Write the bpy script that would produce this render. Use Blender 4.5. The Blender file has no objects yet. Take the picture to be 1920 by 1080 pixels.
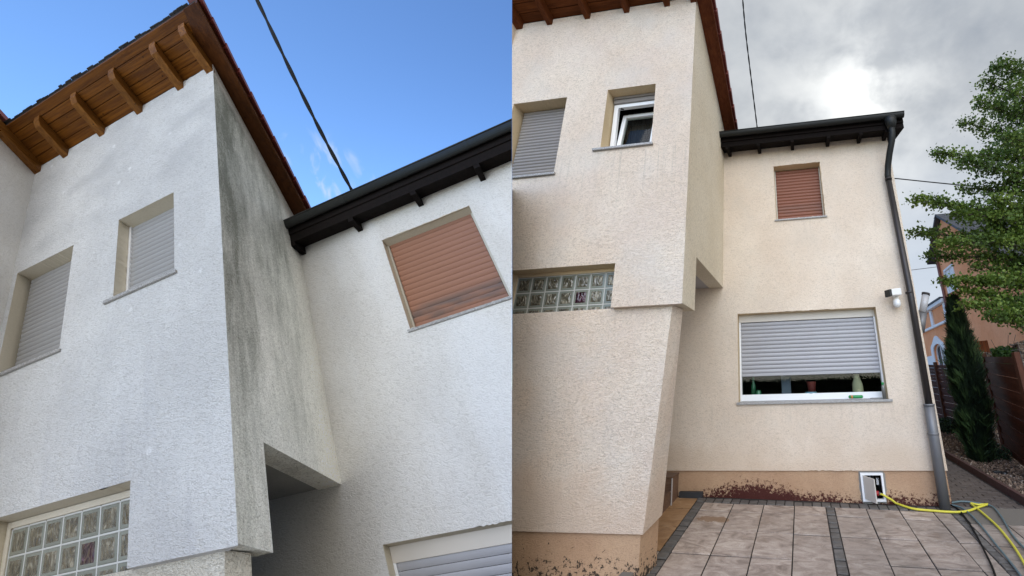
import bpy, bmesh, math, random
from mathutils import Vector, Matrix, noise
random.seed(7)
S = bpy.context.scene
COL = S.collection

# ------------------------------------------------------------------ camera
CAM = Vector((0, 0, 1.6))
MROWS = [[0.9903335, -0.0696027, -0.1199789], [0.1363709, 0.3305181, 0.9338955], [-0.0253464, -0.9412296, 0.336815]]
MW = Matrix(MROWS)            # lens axes (right, down, forward) -> world
PX, PY, FP = 1404.0, 481.0, 691.0
cam_d = bpy.data.cameras.new('camera'); cam = bpy.data.objects.new('camera', cam_d); COL.objects.link(cam)
r_ = MW @ Vector((1, 0, 0)); u_ = MW @ Vector((0, -1, 0)); b_ = MW @ Vector((0, 0, -1))
cam.matrix_world = Matrix(((r_.x, u_.x, b_.x, CAM.x), (r_.y, u_.y, b_.y, CAM.y), (r_.z, u_.z, b_.z, CAM.z), (0, 0, 0, 1)))
cam_d.sensor_width = 36; cam_d.lens = FP / 1920 * 36
cam_d.shift_x = (960 - PX) / 1920; cam_d.shift_y = (PY - 540) / 1920
cam_d.clip_start = 0.05; cam_d.clip_end = 2000
S.camera = cam
S.render.resolution_x = 1024; S.render.resolution_y = 576

# ------------------------------------------------------------------ light
SUN_DIR = Vector((0.22, -0.80, 0.56)).normalized()      # towards the brightest, veiled part of the sky, behind the camera
SKY_STRENGTH = 0.11
S.view_settings.view_transform = 'Standard'; S.view_settings.look = 'None'
S.view_settings.gamma = 1; S.view_settings.use_curve_mapping = False
S.view_settings.exposure = 1.0
sun_d = bpy.data.lights.new('sun', 'SUN'); sun_d.energy = 1.2; sun_d.angle = math.radians(80); sun_d.color = (1, 0.91, 0.78)
sun = bpy.data.objects.new('sun', sun_d); COL.objects.link(sun)
sun.rotation_euler = SUN_DIR.to_track_quat('Z', 'Y').to_euler()

world = bpy.data.worlds.new('World'); S.world = world; world.use_nodes = True
def ray(px, py):
    return (MW @ Vector((px - PX, py - PY, FP))).normalized()
def hit(px, py, ax, val):
    r = ray(px, py); return CAM + r * ((val - CAM[ax]) / r[ax])
def build_world():
    nt = world.node_tree; N = nt.nodes; L = nt.links; N.clear()
    out = N.new('ShaderNodeOutputWorld'); bg = N.new('ShaderNodeBackground')
    sky = N.new('ShaderNodeTexSky'); sky.sky_type = 'NISHITA'; sky.sun_disc = False
    sky.sun_elevation = math.asin(SUN_DIR.z); sky.sun_rotation = math.atan2(SUN_DIR.x, SUN_DIR.y)
    sky.altitude = 200; sky.air_density = 1.0; sky.dust_density = 1.0; sky.ozone_density = 1.6
    tc = N.new('ShaderNodeTexCoord')
    def math_(op, a, b=None, c=None, clamp=False):
        m = N.new('ShaderNodeMath'); m.operation = op; m.use_clamp = clamp
        for i, v in enumerate((a, b, c)):
            if v is None: continue
            if isinstance(v, (int, float)): m.inputs[i].default_value = v
            else: L.new(v, m.inputs[i])
        return m.outputs[0]
    def dot(v):
        d = N.new('ShaderNodeVectorMath'); d.operation = 'DOT_PRODUCT'; L.new(tc.outputs['Generated'], d.inputs[0]); d.inputs[1].default_value = v
        return d.outputs['Value']
    def noise_(scale, detail, dist, sc=(1, 1, 1), rough=0.5):
        mp = N.new('ShaderNodeMapping'); mp.inputs['Scale'].default_value = sc; L.new(tc.outputs['Generated'], mp.inputs[0])
        n = N.new('ShaderNodeTexNoise'); n.inputs['Scale'].default_value = scale; n.inputs['Detail'].default_value = detail
        n.inputs['Distortion'].default_value = dist; n.inputs['Roughness'].default_value = rough; L.new(mp.outputs[0], n.inputs['Vector'])
        return n.outputs['Fac']
    def smooth(v, a, b):
        m = N.new('ShaderNodeMapRange'); m.interpolation_type = 'SMOOTHSTEP'; L.new(v, m.inputs[0])
        m.inputs[1].default_value = a; m.inputs[2].default_value = b; return m.outputs[0]
    # an overcast bank covers the right-hand part of the sky, blue sky the left-hand part
    edge = dot((0.888, 0.450, 0.092))
    cover = smooth(math_('ADD', edge, math_('MULTIPLY', math_('SUBTRACT', noise_(2.5, 4, 0.6), 0.5), 0.10)), -0.07, 0.07)
    n1 = noise_(2.6, 7, 0.25, (1, 1, 1.6), 0.52); n2 = noise_(6.5, 7, 0.15, (1, 1, 1.5), 0.55)
    dens = math_('ADD', math_('MULTIPLY', n1, 0.55), math_('MULTIPLY', n2, 0.45))
    # the sun showing faintly through the cloud bank
    sd = ray(1612, 185)
    g = dot(tuple(sd))
    glow = math_('ADD', math_('MULTIPLY', math_('POWER', math_('MAXIMUM', g, 0.0), 260.0), 0.40), math_('MULTIPLY', math_('POWER', math_('MAXIMUM', g, 0.0), 24.0), 0.20))
    glow = math_('MULTIPLY', glow, math_('ADD', 0.25, math_('MULTIPLY', smooth(math_('ADD', math_('MULTIPLY', n1, 0.4), math_('MULTIPLY', noise_(10.0, 6, 0.2, (1, 1, 1.3), 0.55), 0.6)), 0.36, 0.62), 1.05)))
    cr = N.new('ShaderNodeValToRGB'); L.new(dens, cr.inputs[0])
    e = cr.color_ramp.elements; e[0].position = 0.34; e[0].color = (0.35, 0.39, 0.45, 1); e[1].position = 0.66; e[1].color = (0.60, 0.625, 0.65, 1)
    low = N.new('ShaderNodeMix'); low.data_type = 'RGBA'; up_ = dot((0, 0, 1)); L.new(smooth(up_, 0.62, 0.22), low.inputs[0]); L.new(cr.outputs[0], low.inputs[6])
    mm = N.new('ShaderNodeMix'); mm.data_type = 'RGBA'; mm.inputs[0].default_value = 0.65; L.new(cr.outputs[0], mm.inputs[6]); mm.inputs[7].default_value = (0.66, 0.75, 0.88, 1); L.new(mm.outputs[2], low.inputs[7])
    addg = N.new('ShaderNodeVectorMath'); addg.operation = 'ADD'; L.new(low.outputs[2], addg.inputs[0])
    gv = N.new('ShaderNodeCombineXYZ'); L.new(glow, gv.inputs[0]); L.new(math_('MULTIPLY', glow, 0.98), gv.inputs[1]); L.new(math_('MULTIPLY', glow, 0.90), gv.inputs[2])
    L.new(gv.outputs[0], addg.inputs[1])
    cl = N.new('ShaderNodeVectorMath'); cl.operation = 'SCALE'; L.new(addg.outputs[0], cl.inputs[0]); cl.inputs['Scale'].default_value = CLOUD / SKY_STRENGTH
    # thin cirrus wisps in the blue part
    wd = ray(578, 340)
    near = smooth(dot(tuple(wd)), 0.9950, 0.9995)
    rel = N.new('ShaderNodeMapping'); rel.inputs['Rotation'].default_value = (0.5, 0.3, 0.2); rel.inputs['Scale'].default_value = (20, 5, 5); L.new(tc.outputs['Generated'], rel.inputs[0])
    wn = N.new('ShaderNodeTexNoise'); wn.inputs['Scale'].default_value = 2.2; wn.inputs['Detail'].default_value = 6; wn.inputs['Distortion'].default_value = 1.4; L.new(rel.outputs[0], wn.inputs['Vector'])
    wisp = math_('MULTIPLY', math_('MULTIPLY', smooth(wn.outputs['Fac'], 0.46, 0.68), near), 0.85)
    tint = N.new('ShaderNodeMix'); tint.data_type = 'RGBA'; tint.blend_type = 'MULTIPLY'; tint.inputs[0].default_value = 1
    L.new(sky.outputs[0], tint.inputs[6]); tint.inputs[7].default_value = SKY_TINT
    m0 = N.new('ShaderNodeMix'); m0.data_type = 'RGBA'; L.new(wisp, m0.inputs[0]); L.new(tint.outputs[2], m0.inputs[6])
    m0.inputs[7].default_value = (0.62 * CLOUD / SKY_STRENGTH, 0.74 * CLOUD / SKY_STRENGTH, 0.92 * CLOUD / SKY_STRENGTH, 1)
    m1 = N.new('ShaderNodeMix'); m1.data_type = 'RGBA'; L.new(cover, m1.inputs[0]); L.new(m0.outputs[2], m1.inputs[6]); L.new(cl.outputs[0], m1.inputs[7])
    L.new(m1.outputs[2], bg.inputs[0]); bg.inputs[1].default_value = SKY_STRENGTH; L.new(bg.outputs[0], out.inputs[0])
CLOUD = 0.52
SKY_TINT = (0.84, 1.10, 1.42, 1)
build_world()

# ------------------------------------------------------------------ transforms
WL = [[1.8685, -0.18973, -1.04926, 0.2997], [-0.28287, 0.81524, 0.06718, -0.22055], [0.35543, -0.43484, 1.44816, -1.17069]]
def T_left(p):      # the tall, leaning house on the left
    q = Vector([sum(WL[i][j] * p[j] for j in range(3)) + WL[i][3] for i in range(3)])
    return CAM + (q - CAM) * 0.6
def T_right(p):
    return CAM + (Vector(p) - CAM) * 0.934
def T_id(p): return Vector(p)
def gz(x, y):       # the forecourt rises gently towards the house
    yy = min(y, 30); return 0.074 * (yy - 4.1) - 0.026 * max(-6, min(8, x))
def on_ground(px, py):
    r = ray(px, py); b, c = 0.074, -0.026
    t = (-b * 4.1 - 1.6) / (r.z - b * r.y - c * r.x); return CAM + r * t
NCUT = Vector((-0.76830744, -0.61956709, -0.16074919))
class Ctx: T = T_id; clip = 0
ctx = Ctx()

# ------------------------------------------------------------------ mesh helpers
class MB:
    def __init__(s): s.v = []; s.f = []; s.sm = False
    def quad(s, *p):
        i = len(s.v); s.v += [tuple(q) for q in p]; s.f.append(tuple(range(i, i + len(p)))); return s
    def box(s, x0, x1, y0, y1, z0, z1):
        return s.hexa([(x0, y0, z0), (x1, y0, z0), (x1, y1, z0), (x0, y1, z0)], [(x0, y0, z1), (x1, y0, z1), (x1, y1, z1), (x0, y1, z1)])
    def hexa(s, a, b):          # two matching polygons joined to a prism
        n = len(a); i = len(s.v); s.v += [tuple(q) for q in a] + [tuple(q) for q in b]
        s.f.append(tuple(i + k for k in reversed(range(n)))); s.f.append(tuple(i + n + k for k in range(n)))
        for k in range(n): s.f.append((i + k, i + (k + 1) % n, i + n + (k + 1) % n, i + n + k))
        return s
    def tube(s, pts, rad, n=8, cap=True):
        pts = [Vector(p) for p in pts]; rings = []; up = None
        for k, p in enumerate(pts):
            d = (pts[min(k + 1, len(pts) - 1)] - pts[max(k - 1, 0)]).normalized()
            if up is None: up = Vector((0, 0, 1)) if abs(d.z) < 0.9 else Vector((0, 1, 0))
            a = d.cross(up).normalized(); bb = a.cross(d).normalized(); up = bb
            r = rad[k] if isinstance(rad, (list, tuple)) else rad
            i = len(s.v)
            for j in range(n):
                t = 2 * math.pi * j / n; s.v.append(tuple(p + a * (math.cos(t) * r) + bb * (math.sin(t) * r)))
            rings.append(i)
        for k in range(len(rings) - 1):
            for j in range(n): s.f.append((rings[k] + j, rings[k] + (j + 1) % n, rings[k + 1] + (j + 1) % n, rings[k + 1] + j))
        if cap:
            s.f.append(tuple(rings[0] + j for j in reversed(range(n)))); s.f.append(tuple(rings[-1] + j for j in range(n)))
        return s
    def build(s, name, mat, parent=None, bevel=0, smooth=False, kind=None, weld=False, rough=0.0, nrm=None):
        T = ctx.T
        wv = [T(p) for p in s.v]
        if ctx.clip and not any(ctx.clip * NCUT.dot(p - CAM) > 0.0008 for p in wv): return None
        me = bpy.data.meshes.new(name)
        org = Vector((0, 0, 0))
        if parent is None or ctx.T is T_id: pass
        me.from_pydata([tuple(p) for p in wv], [], s.f); 
        at = me.attributes.new('hco', 'FLOAT_VECTOR', 'POINT')
        at.data.foreach_set('vector', [c for p in s.v for c in p])
        bm = bmesh.new(); bm.from_mesh(me)
        if weld: bmesh.ops.remove_doubles(bm, verts=bm.verts, dist=0.0004)
        if rough:                       # hand-finished arrises: the sharp edges wander by a few millimetres
            bmesh.ops.recalc_face_normals(bm, faces=bm.faces)
            sharp = [e for e in bm.edges if (len(e.link_faces) < 2 or e.calc_face_angle(0) > 0.5) and e.calc_length() > 0.05]
            by = {}
            for e in sharp: by.setdefault(min(220, int(e.calc_length() / 0.022)), []).append(e)
            ends = {v for e in sharp for v in e.verts}; touched = set(ends)
            for cuts, es in by.items():
                r = bmesh.ops.subdivide_edges(bm, edges=es, cuts=cuts, use_grid_fill=False)
                touched |= {g for g in r['geom_inner'] if isinstance(g, bmesh.types.BMVert)}
            for v in touched:
                if v.is_valid:
                    j = (noise.noise_vector(v.co * 19) + noise.noise_vector(v.co * 47) * 0.8) * rough
                    if nrm: j -= nrm * j.dot(nrm)          # stay in the plane of the wall
                    v.co += j
        if ctx.clip and any(ctx.clip * NCUT.dot(p - CAM) < 0.0008 for p in wv):
            r = bmesh.ops.bisect_plane(bm, geom=bm.verts[:] + bm.edges[:] + bm.faces[:], dist=1e-5, plane_co=CAM + NCUT * (ctx.clip * 0.0008), plane_no=NCUT * -ctx.clip, clear_outer=True)
            ed = [e for e in r['geom_cut'] if isinstance(e, bmesh.types.BMEdge)]
            if ed: bmesh.ops.triangle_fill(bm, use_beauty=True, use_dissolve=False, edges=ed)
        bmesh.ops.recalc_face_normals(bm, faces=bm.faces)
        if smooth:
            for f in bm.faces: f.smooth = True
        bm.to_mesh(me); bm.free()
        # origin at the middle of the base
        if len(me.vertices) == 0: return None
        xs = [v.co for v in me.vertices]
        org = Vector((sum(p.x for p in xs) / len(xs), sum(p.y for p in xs) / len(xs), min(p.z for p in xs)))
        me.transform(Matrix.Translation(-org))
        o = bpy.data.objects.new(name, me); COL.objects.link(o); me.materials.append(mat)
        o.location = org
        if parent is not None:
            o.parent = parent; o.matrix_parent_inverse = Matrix.Identity(4)
            o.location = org - world_loc(parent)
        if bevel:
            m = o.modifiers.new('bevel', 'BEVEL'); m.width = bevel; m.segments = 2; m.limit_method = 'ANGLE'; m.angle_limit = 0.6
        if kind: o['kind'] = kind
        return o
def world_loc(o):
    l = Vector(o.location)
    while o.parent: o = o.parent; l += Vector(o.location)
    return l
def empty(name, loc, label=None, cat=None, group=None, kind=None, parent=None):
    o = bpy.data.objects.new(name, None); COL.objects.link(o); o.empty_display_size = 0.1
    if parent is not None: o.parent = parent; o.location = Vector(loc) - world_loc(parent)
    else: o.location = loc
    return tag(o, label, cat, group, kind)
def tag(o, label=None, cat=None, group=None, kind=None):
    if label: o['label'] = label
    if cat: o['category'] = cat
    if group: o['group'] = group
    if kind: o['kind'] = kind
    return o
def lathe(prof, c=(0, 0, 0), n=16, axis='z'):
    m = MB()
    rings = []
    for r, h in prof:
        i = len(m.v)
        for j in range(n):
            t = 2 * math.pi * j / n; a, b = math.cos(t) * r, math.sin(t) * r
            p = {'z': (a, b, h), 'x': (h, a, b), 'y': (a, h, b)}[axis]
            m.v.append((c[0] + p[0], c[1] + p[1], c[2] + p[2]))
        rings.append(i)
    for k in range(len(rings) - 1):
        for j in range(n): m.f.append((rings[k] + j, rings[k] + (j + 1) % n, rings[k + 1] + (j + 1) % n, rings[k + 1] + j))
    m.f.append(tuple(rings[0] + j for j in range(n))); m.f.append(tuple(rings[-1] + j for j in range(n)))
    return m

# ------------------------------------------------------------------ materials
class NT:
    def __init__(s, name):
        s.m = bpy.data.materials.new(name); s.m.use_nodes = True; s.t = s.m.node_tree; s.N = s.t.nodes; s.L = s.t.links
        s.b = s.N['Principled BSDF']; s.vec = None
    def inp(s, k, v):
        if isinstance(v, (int, float)): s.b.inputs[k].default_value = v
        elif isinstance(v, tuple): s.b.inputs[k].default_value = v if len(v) == 4 else (*v, 1)
        else: s.L.new(v, s.b.inputs[k])
    def coord(s, kind='hco', scale=(1, 1, 1), rot=(0, 0, 0)):
        if kind == 'hco': a = s.N.new('ShaderNodeAttribute'); a.attribute_name = 'hco'; o = a.outputs['Vector']
        else: a = s.N.new('ShaderNodeTexCoord'); o = a.outputs[kind]
        mp = s.N.new('ShaderNodeMapping'); mp.inputs['Scale'].default_value = scale; mp.inputs['Rotation'].default_value = rot; s.L.new(o, mp.inputs[0]); return mp.outputs[0]
    def noise(s, v, scale, detail=3, rough=0.5, dist=0.0):
        n = s.N.new('ShaderNodeTexNoise'); n.inputs['Scale'].default_value = scale; n.inputs['Detail'].default_value = detail
        n.inputs['Roughness'].default_value = rough; n.inputs['Distortion'].default_value = dist; s.L.new(v, n.inputs['Vector']); return n.outputs['Fac']
    def voronoi(s, v, scale, out='Distance', feat='F1', rnd=1.0):
        n = s.N.new('ShaderNodeTexVoronoi'); n.feature = feat; n.inputs['Scale'].default_value = scale; n.inputs['Randomness'].default_value = rnd; s.L.new(v, n.inputs['Vector']); return n.outputs[out]
    def ramp(s, f, stops):
        r = s.N.new('ShaderNodeValToRGB'); s.L.new(f, r.inputs[0]); e = r.color_ramp.elements
        while len(e) < len(stops): e.new(0.5)
        for k, (p, c) in enumerate(stops): e[k].position = p; e[k].color = (*c, 1) if len(c) == 3 else c
        return r.outputs[0]
    def mix(s, f, a, b, mode='MIX'):
        m = s.N.new('ShaderNodeMix'); m.data_type = 'RGBA'; m.blend_type = mode
        for i, v in ((0, f), (6, a), (7, b)):
            if isinstance(v, (int, float)): m.inputs[i].default_value = v
            elif isinstance(v, tuple): m.inputs[i].default_value = (*v, 1) if len(v) == 3 else v
            else: s.L.new(v, m.inputs[i])
        return m.outputs[2]
    def mth(s, op, a, b=0.0, clamp=False):
        m = s.N.new('ShaderNodeMath'); m.operation = op; m.use_clamp = clamp
        for i, v in enumerate((a, b)):
            if isinstance(v, (int, float)): m.inputs[i].default_value = v
            else: s.L.new(v, m.inputs[i])
        return m.outputs[0]
    def step(s, v, a, b, o0=0.0, o1=1.0):
        m = s.N.new('ShaderNodeMapRange'); m.interpolation_type = 'SMOOTHSTEP'; s.L.new(v, m.inputs[0])
        for k, x in ((1, a), (2, b), (3, o0), (4, o1)): m.inputs[k].default_value = x
        return m.outputs[0]
    def sep(s, v):
        n = s.N.new('ShaderNodeSeparateXYZ'); s.L.new(v, n.inputs[0]); return n.outputs
    def rnd(s):
        return s.N.new('ShaderNodeObjectInfo').outputs['Random']
    def bump(s, h, strength=0.5, dist=0.01, prev=None):
        b = s.N.new('ShaderNodeBump'); b.inputs['Strength'].default_value = strength; b.inputs['Distance'].default_value = dist; s.L.new(h, b.inputs['Height'])
        if prev: s.L.new(prev, b.inputs['Normal'])
        s.L.new(b.outputs[0], s.b.inputs['Normal']); return b.outputs[0]

def plaster(name, c0, c1, grain=1.0, extra=None, worm=(34, 34, 66), bd=0.016):
    t = NT(name); v = t.coord('hco', worm)
    w = t.noise(v, 1.0, 3, 0.55, 1.6); fine = t.noise(t.coord('hco', (150, 150, 190)), 1.0, 2)
    big = t.noise(t.coord('hco', (1, 1, 0.8)), 0.9, 5, 0.6)
    col = t.mix(t.step(big, 0.35, 0.68), c0, c1)
    pit = t.step(w, 0.34, 0.54)
    col = t.mix(t.mth('MULTIPLY', t.mth('SUBTRACT', 1.0, pit), 0.50 * grain), col, (c0[0] * 0.42, c0[1] * 0.40, c0[2] * 0.37))
    if extra: col = extra(t, col)
    t.inp('Base Color', col); t.inp('Roughness', 0.92); t.inp('Specular IOR Level', 0.15)
    h = t.mth('ADD', w, t.mth('MULTIPLY', fine, 0.25))
    t.bump(h, min(1.0, 0.95 * grain), bd); return t.m
def simple(name, c, rough=0.6, var=0.12, metal=0.0, scale=8, kind='Object', spec=0.5, bumps=0.0, bscale=60):
    t = NT(name); v = t.coord(kind)
    n = t.noise(v, scale, 5, 0.6)
    r = t.mth('ADD', t.mth('MULTIPLY', t.rnd(), 0.5), t.mth('MULTIPLY', n, 0.5))
    t.inp('Base Color', t.mix(r, tuple(x * (1 - var) for x in c), tuple(min(1, x * (1 + var)) for x in c)))
    t.inp('Roughness', t.step(n, 0.2, 0.8, rough - 0.08, rough + 0.08)); t.inp('Metallic', metal); t.inp('Specular IOR Level', spec)
    if bumps: t.bump(t.noise(v, bscale, 4), bumps, 0.004)
    return t.m
def wood(name, c0, c1, along='u', rough=0.6, knots=True):
    t = NT(name); sc = {'u': (1.2, 22, 22), 'v': (22, 1.2, 22), 'w': (22, 22, 1.2)}[along]
    r = t.rnd(); base = t.coord('hco', sc)
    comb = t.N.new('ShaderNodeVectorMath'); comb.operation = 'ADD'; t.L.new(base, comb.inputs[0])
    cx = t.N.new('ShaderNodeCombineXYZ'); t.L.new(t.mth('MULTIPLY', r, 37.0), cx.inputs[0]); t.L.new(t.mth('MULTIPLY', r, 19.0), cx.inputs[1]); t.L.new(cx.outputs[0], comb.inputs[1])
    n = t.noise(comb.outputs[0], 1.6, 6, 0.65, 0.8)
    col = t.mix(t.step(n, 0.3, 0.72), c0, c1)
    col = t.mix(t.mth('MULTIPLY', t.mth('ABSOLUTE', t.mth('SUBTRACT', r, 0.5)), 0.7), col, tuple(x * 0.45 for x in c0))
    if knots:
        k = t.voronoi(t.coord('hco', (7, 7, 7)), 1.0)
        col = t.mix(t.step(k, 0.10, 0.04), col, tuple(x * 0.22 for x in c0))
    t.inp('Base Color', col); t.inp('Roughness', rough); t.inp('Specular IOR Level', 0.15); t.bump(n, 0.35, 0.004); return t.m

MAT = {}
# colours of the two houses
L0, L1 = (0.53, 0.525, 0.51), (0.615, 0.61, 0.59)
R0, R1 = (0.74, 0.615, 0.50), (0.81, 0.705, 0.59)
def left_front(t, col):      # pale wash spots and grey weathering streaks
    xyz = t.sep(t.coord('hco'))
    sp = t.voronoi(t.coord('hco', (3.3, 3.3, 3.1)), 1.0)
    col = t.mix(t.step(sp, 0.13, 0.03, 0, 0.5), col, (0.78, 0.78, 0.77))
    st = t.noise(t.coord('hco', (7, 7, 0.7)), 1.0, 5, 0.6)
    low = t.step(xyz[2], 5.4, 2.6)
    col = t.mix(t.mth('MULTIPLY', t.step(st, 0.45, 0.7), t.mth('MULTIPLY', low, 0.30)), col, (0.40, 0.40, 0.42))
    top = t.noise(t.coord('hco', (1.3, 1.3, 2.2)), 1.0, 5, 0.6)
    m = t.mth('MULTIPLY', t.step(top, 0.42, 0.7), t.step(xyz[2], 5.2, 6.2))
    col = t.mix(t.mth('MULTIPLY', m, 0.5), col, (0.36, 0.36, 0.36)); return col
def left_side(t, col):       # algae and soot streaks that run down the side wall
    xyz = t.sep(t.coord('hco'))
    st = t.noise(t.coord('hco', (4.2, 4.2, 1.3)), 1.0, 8, 0.74, 0.3); st2 = t.noise(t.coord('hco', (34, 34, 60)), 1.0, 4, 0.7)
    blot = t.noise(t.coord('hco', (1.6, 1.6, 1.1)), 1.0, 4)
    k = t.mth('ADD', t.mth('MULTIPLY', st, 0.50), t.mth('ADD', t.mth('MULTIPLY', st2, 0.25), t.mth('MULTIPLY', blot, 0.25)))
    corner = t.step(xyz[1], 4.9, 4.1, 0.0, 0.10)
    belowroof = t.mth('ADD', xyz[2], t.mth('MULTIPLY', xyz[1], 0.28))     # constant along the sloping verge
    clean = t.step(belowroof, 8.25, 8.50, 0.0, 0.35)                       # strip the overhang keeps dry
    low = t.step(xyz[2], 2.6, 5.6, -0.10, 0.05); back = t.step(xyz[1], 5.55, 6.2, 0, 0.16)
    k = t.mth('SUBTRACT', t.mth('ADD', t.mth('ADD', k, corner), low), t.mth('ADD', clean, back))
    g = t.ramp(k, [(0.30, (0.86, 0.86, 0.84)), (0.42, (0.78, 0.785, 0.765)), (0.54, (0.56, 0.57, 0.545)), (0.68, (0.23, 0.24, 0.215))])
    col = t.mix(1.0, g, t.mix(0.0, col, (1, 1, 1)), 'MULTIPLY'); col = t.mix(1.0, col, (2.2, 2.2, 2.15), 'MULTIPLY')
    wr = t.voronoi(t.coord('hco', (2.4, 2.4, 2.9)), 1.0)
    return t.mix(t.step(wr, 0.085, 0.03, 0, 0.6), col, (0.62, 0.63, 0.60))
def left_main(t, col):
    n = t.noise(t.coord('hco', (1.5, 1.5, 0.5)), 1.0, 5)
    return t.mix(t.step(n, 0.42, 0.7, 0, 0.3), col, (0.74, 0.76, 0.78))
def right_front(t, col):
    n = t.noise(t.coord('hco', (1.4, 1.4, 1.2)), 1.0, 5, 0.6); c2 = t.noise(t.coord('hco', (1.1, 1.1, 1.1), (1, 2, 3)), 1.3, 4)
    col = t.mix(t.step(n, 0.4, 0.7, 0, 0.35), col, (0.68, 0.575, 0.51))
    col = t.mix(t.step(c2, 0.45, 0.7, 0, 0.30), col, (0.62, 0.60, 0.56))
    xyz = t.sep(t.coord('hco')); sp = t.noise(t.coord('hco', (1.2, 1.2, 0.9)), 1.6, 5, 0.6)
    k = t.mth('ADD', t.mth('SUBTRACT', 1.05, xyz[2]), t.mth('MULTIPLY', t.mth('SUBTRACT', sp, 0.5), 1.3))
    col = t.mix(t.step(k, 0.0, 0.55, 0, 0.55), col, (0.66, 0.49, 0.36))
    dr = t.noise(t.coord('hco', (26, 26, 0.5)), 1.0, 4, 0.6); msk = t.mth('MULTIPLY', t.step(xyz[2], 3.6, 4.6), t.step(xyz[2], 4.75, 4.6))
    return t.mix(t.mth('MULTIPLY', t.step(dr, 0.52, 0.7), t.mth('MULTIPLY', msk, 0.35)), col, (0.42, 0.38, 0.32))
MAT['plaster_left'] = plaster('weathered white render', L0, L1, 0.7, left_front)
MAT['plaster_left_side'] = plaster('streaked grey render', L0, L1, 1.0, left_side)
MAT['plaster_left_main'] = plaster('pale render', (0.575, 0.56, 0.53), (0.65, 0.635, 0.60), 0.5, left_main, (28, 28, 42))
MAT['plaster_left_low'] = plaster('cream grey render', (0.58, 0.54, 0.45), (0.66, 0.62, 0.53), 1.0)
MAT['plaster_right'] = plaster('washed cream render', R0, R1, 1.0, right_front)
MAT['plaster_right_side'] = plaster('cream render', (0.78, 0.69, 0.53), (0.85, 0.77, 0.62), 1.0, None, (70, 70, 30))
def right_main(t, col):
    xyz = t.sep(t.coord('hco')); dr = t.noise(t.coord('hco', (22, 22, 0.6)), 1.0, 5, 0.65); n = t.noise(t.coord('hco', (1.1, 1.1, 0.8)), 1.3, 5, 0.6)
    m1 = t.mth('MULTIPLY', t.step(xyz[2], 0.9, 1.3), t.step(xyz[2], 1.38, 1.3)); m2 = t.mth('MULTIPLY', t.step(xyz[2], 4.0, 4.5), t.step(xyz[2], 4.6, 4.5)); m3 = t.step(xyz[2], 5.5, 6.2)
    k = t.mth('ADD', t.mth('ADD', t.mth('MULTIPLY', m1, 0.6), t.mth('MULTIPLY', m2, 0.35)), t.mth('MULTIPLY', m3, 0.5))
    col = t.mix(t.mth('MULTIPLY', t.step(dr, 0.50, 0.72), t.mth('MULTIPLY', k, 0.6)), col, (0.44, 0.37, 0.29))
    col = t.mix(t.step(n, 0.42, 0.7, 0, 0.30), col, (0.60, 0.545, 0.47))
    k2 = t.mth('ADD', t.mth('SUBTRACT', 0.95, xyz[2]), t.mth('MULTIPLY', t.mth('SUBTRACT', n, 0.5), 1.2))
    return t.mix(t.step(k2, 0.0, 0.5, 0, 0.5), col, (0.60, 0.46, 0.33))
MAT['plaster_right_main'] = plaster('smooth cream render', (0.67, 0.56, 0.45), (0.74, 0.64, 0.53), 0.6, right_main, (30, 30, 50))
MAT['reveal'] = plaster('window reveal render', (0.62, 0.49, 0.31), (0.68, 0.55, 0.37), 0.25)
MAT['reveal_left'] = plaster('grey window reveal render', (0.52, 0.47, 0.37), (0.58, 0.53, 0.43), 0.25)
def plinth_fx(t, col):
    xyz = t.sep(t.coord('hco'))
    n = t.noise(t.coord('hco', (24, 24, 28)), 1.0, 7, 0.82); n2 = t.noise(t.coord('hco', (2.2, 2.2, 2.2)), 1.0, 3)
    hump = t.mth('MULTIPLY', t.step(xyz[0], -2.0, -1.0), t.step(xyz[0], 0.3, -0.7))
    lim = t.mth('ADD', t.mth('MULTIPLY', hump, 0.165), t.mth('ADD', 0.055, t.mth('MULTIPLY', t.mth('SUBTRACT', n2, 0.5), 0.22)))
    h = t.mth('SUBTRACT', xyz[2], lim)
    k = t.mth('ADD', t.mth('MULTIPLY', h, -1.05), t.mth('SUBTRACT', n, 0.5))
    fr = t.step(xyz[1], 5.5, 5.6)
    col = t.mix(t.mth('MULTIPLY', t.step(k, -0.02, 0.02), fr), col, t.mix(n, (0.045, 0.013, 0.011), (0.095, 0.032, 0.026)))
    # small chips and mould on the front plinth
    c = t.noise(t.coord('hco', (26, 26, 26)), 1.0, 5, 0.7)
    kk = t.mth('ADD', t.mth('SUBTRACT', c, 0.62), t.mth('MULTIPLY', t.mth('SUBTRACT', 0.14, xyz[2]), 0.55))
    col = t.mix(t.mth('MULTIPLY', t.step(kk, -0.02, 0.03), t.mth('SUBTRACT', 1.0, fr)), col, (0.06, 0.045, 0.035)); return col
MAT['plinth'] = plaster('peeling peach plinth paint', (0.42, 0.265, 0.165), (0.51, 0.345, 0.22), 0.5, plinth_fx)
MAT['board'] = wood('varnished larch board', (0.085, 0.026, 0.003), (0.23, 0.082, 0.010), 'u')
MAT['rafter'] = wood('varnished rafter', (0.12, 0.042, 0.006), (0.28, 0.115, 0.020), 'v')
MAT['verge'] = wood('dark verge board', (0.055, 0.017, 0.004), (0.12, 0.040, 0.009), 'v')
MAT['board_r'] = wood('red brown soffit board', (0.085, 0.022, 0.005), (0.20, 0.058, 0.014), 'u')
MAT['rafter_r'] = wood('red brown rafter', (0.085, 0.022, 0.006), (0.17, 0.050, 0.013), 'v')
MAT['verge_r'] = wood('red brown verge board', (0.09, 0.022, 0.008), (0.17, 0.05, 0.018), 'v')
MAT['dark_wood'] = wood('black brown wood', (0.004, 0.003, 0.0025), (0.010, 0.006, 0.005), 'v', 0.9, False)
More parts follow.
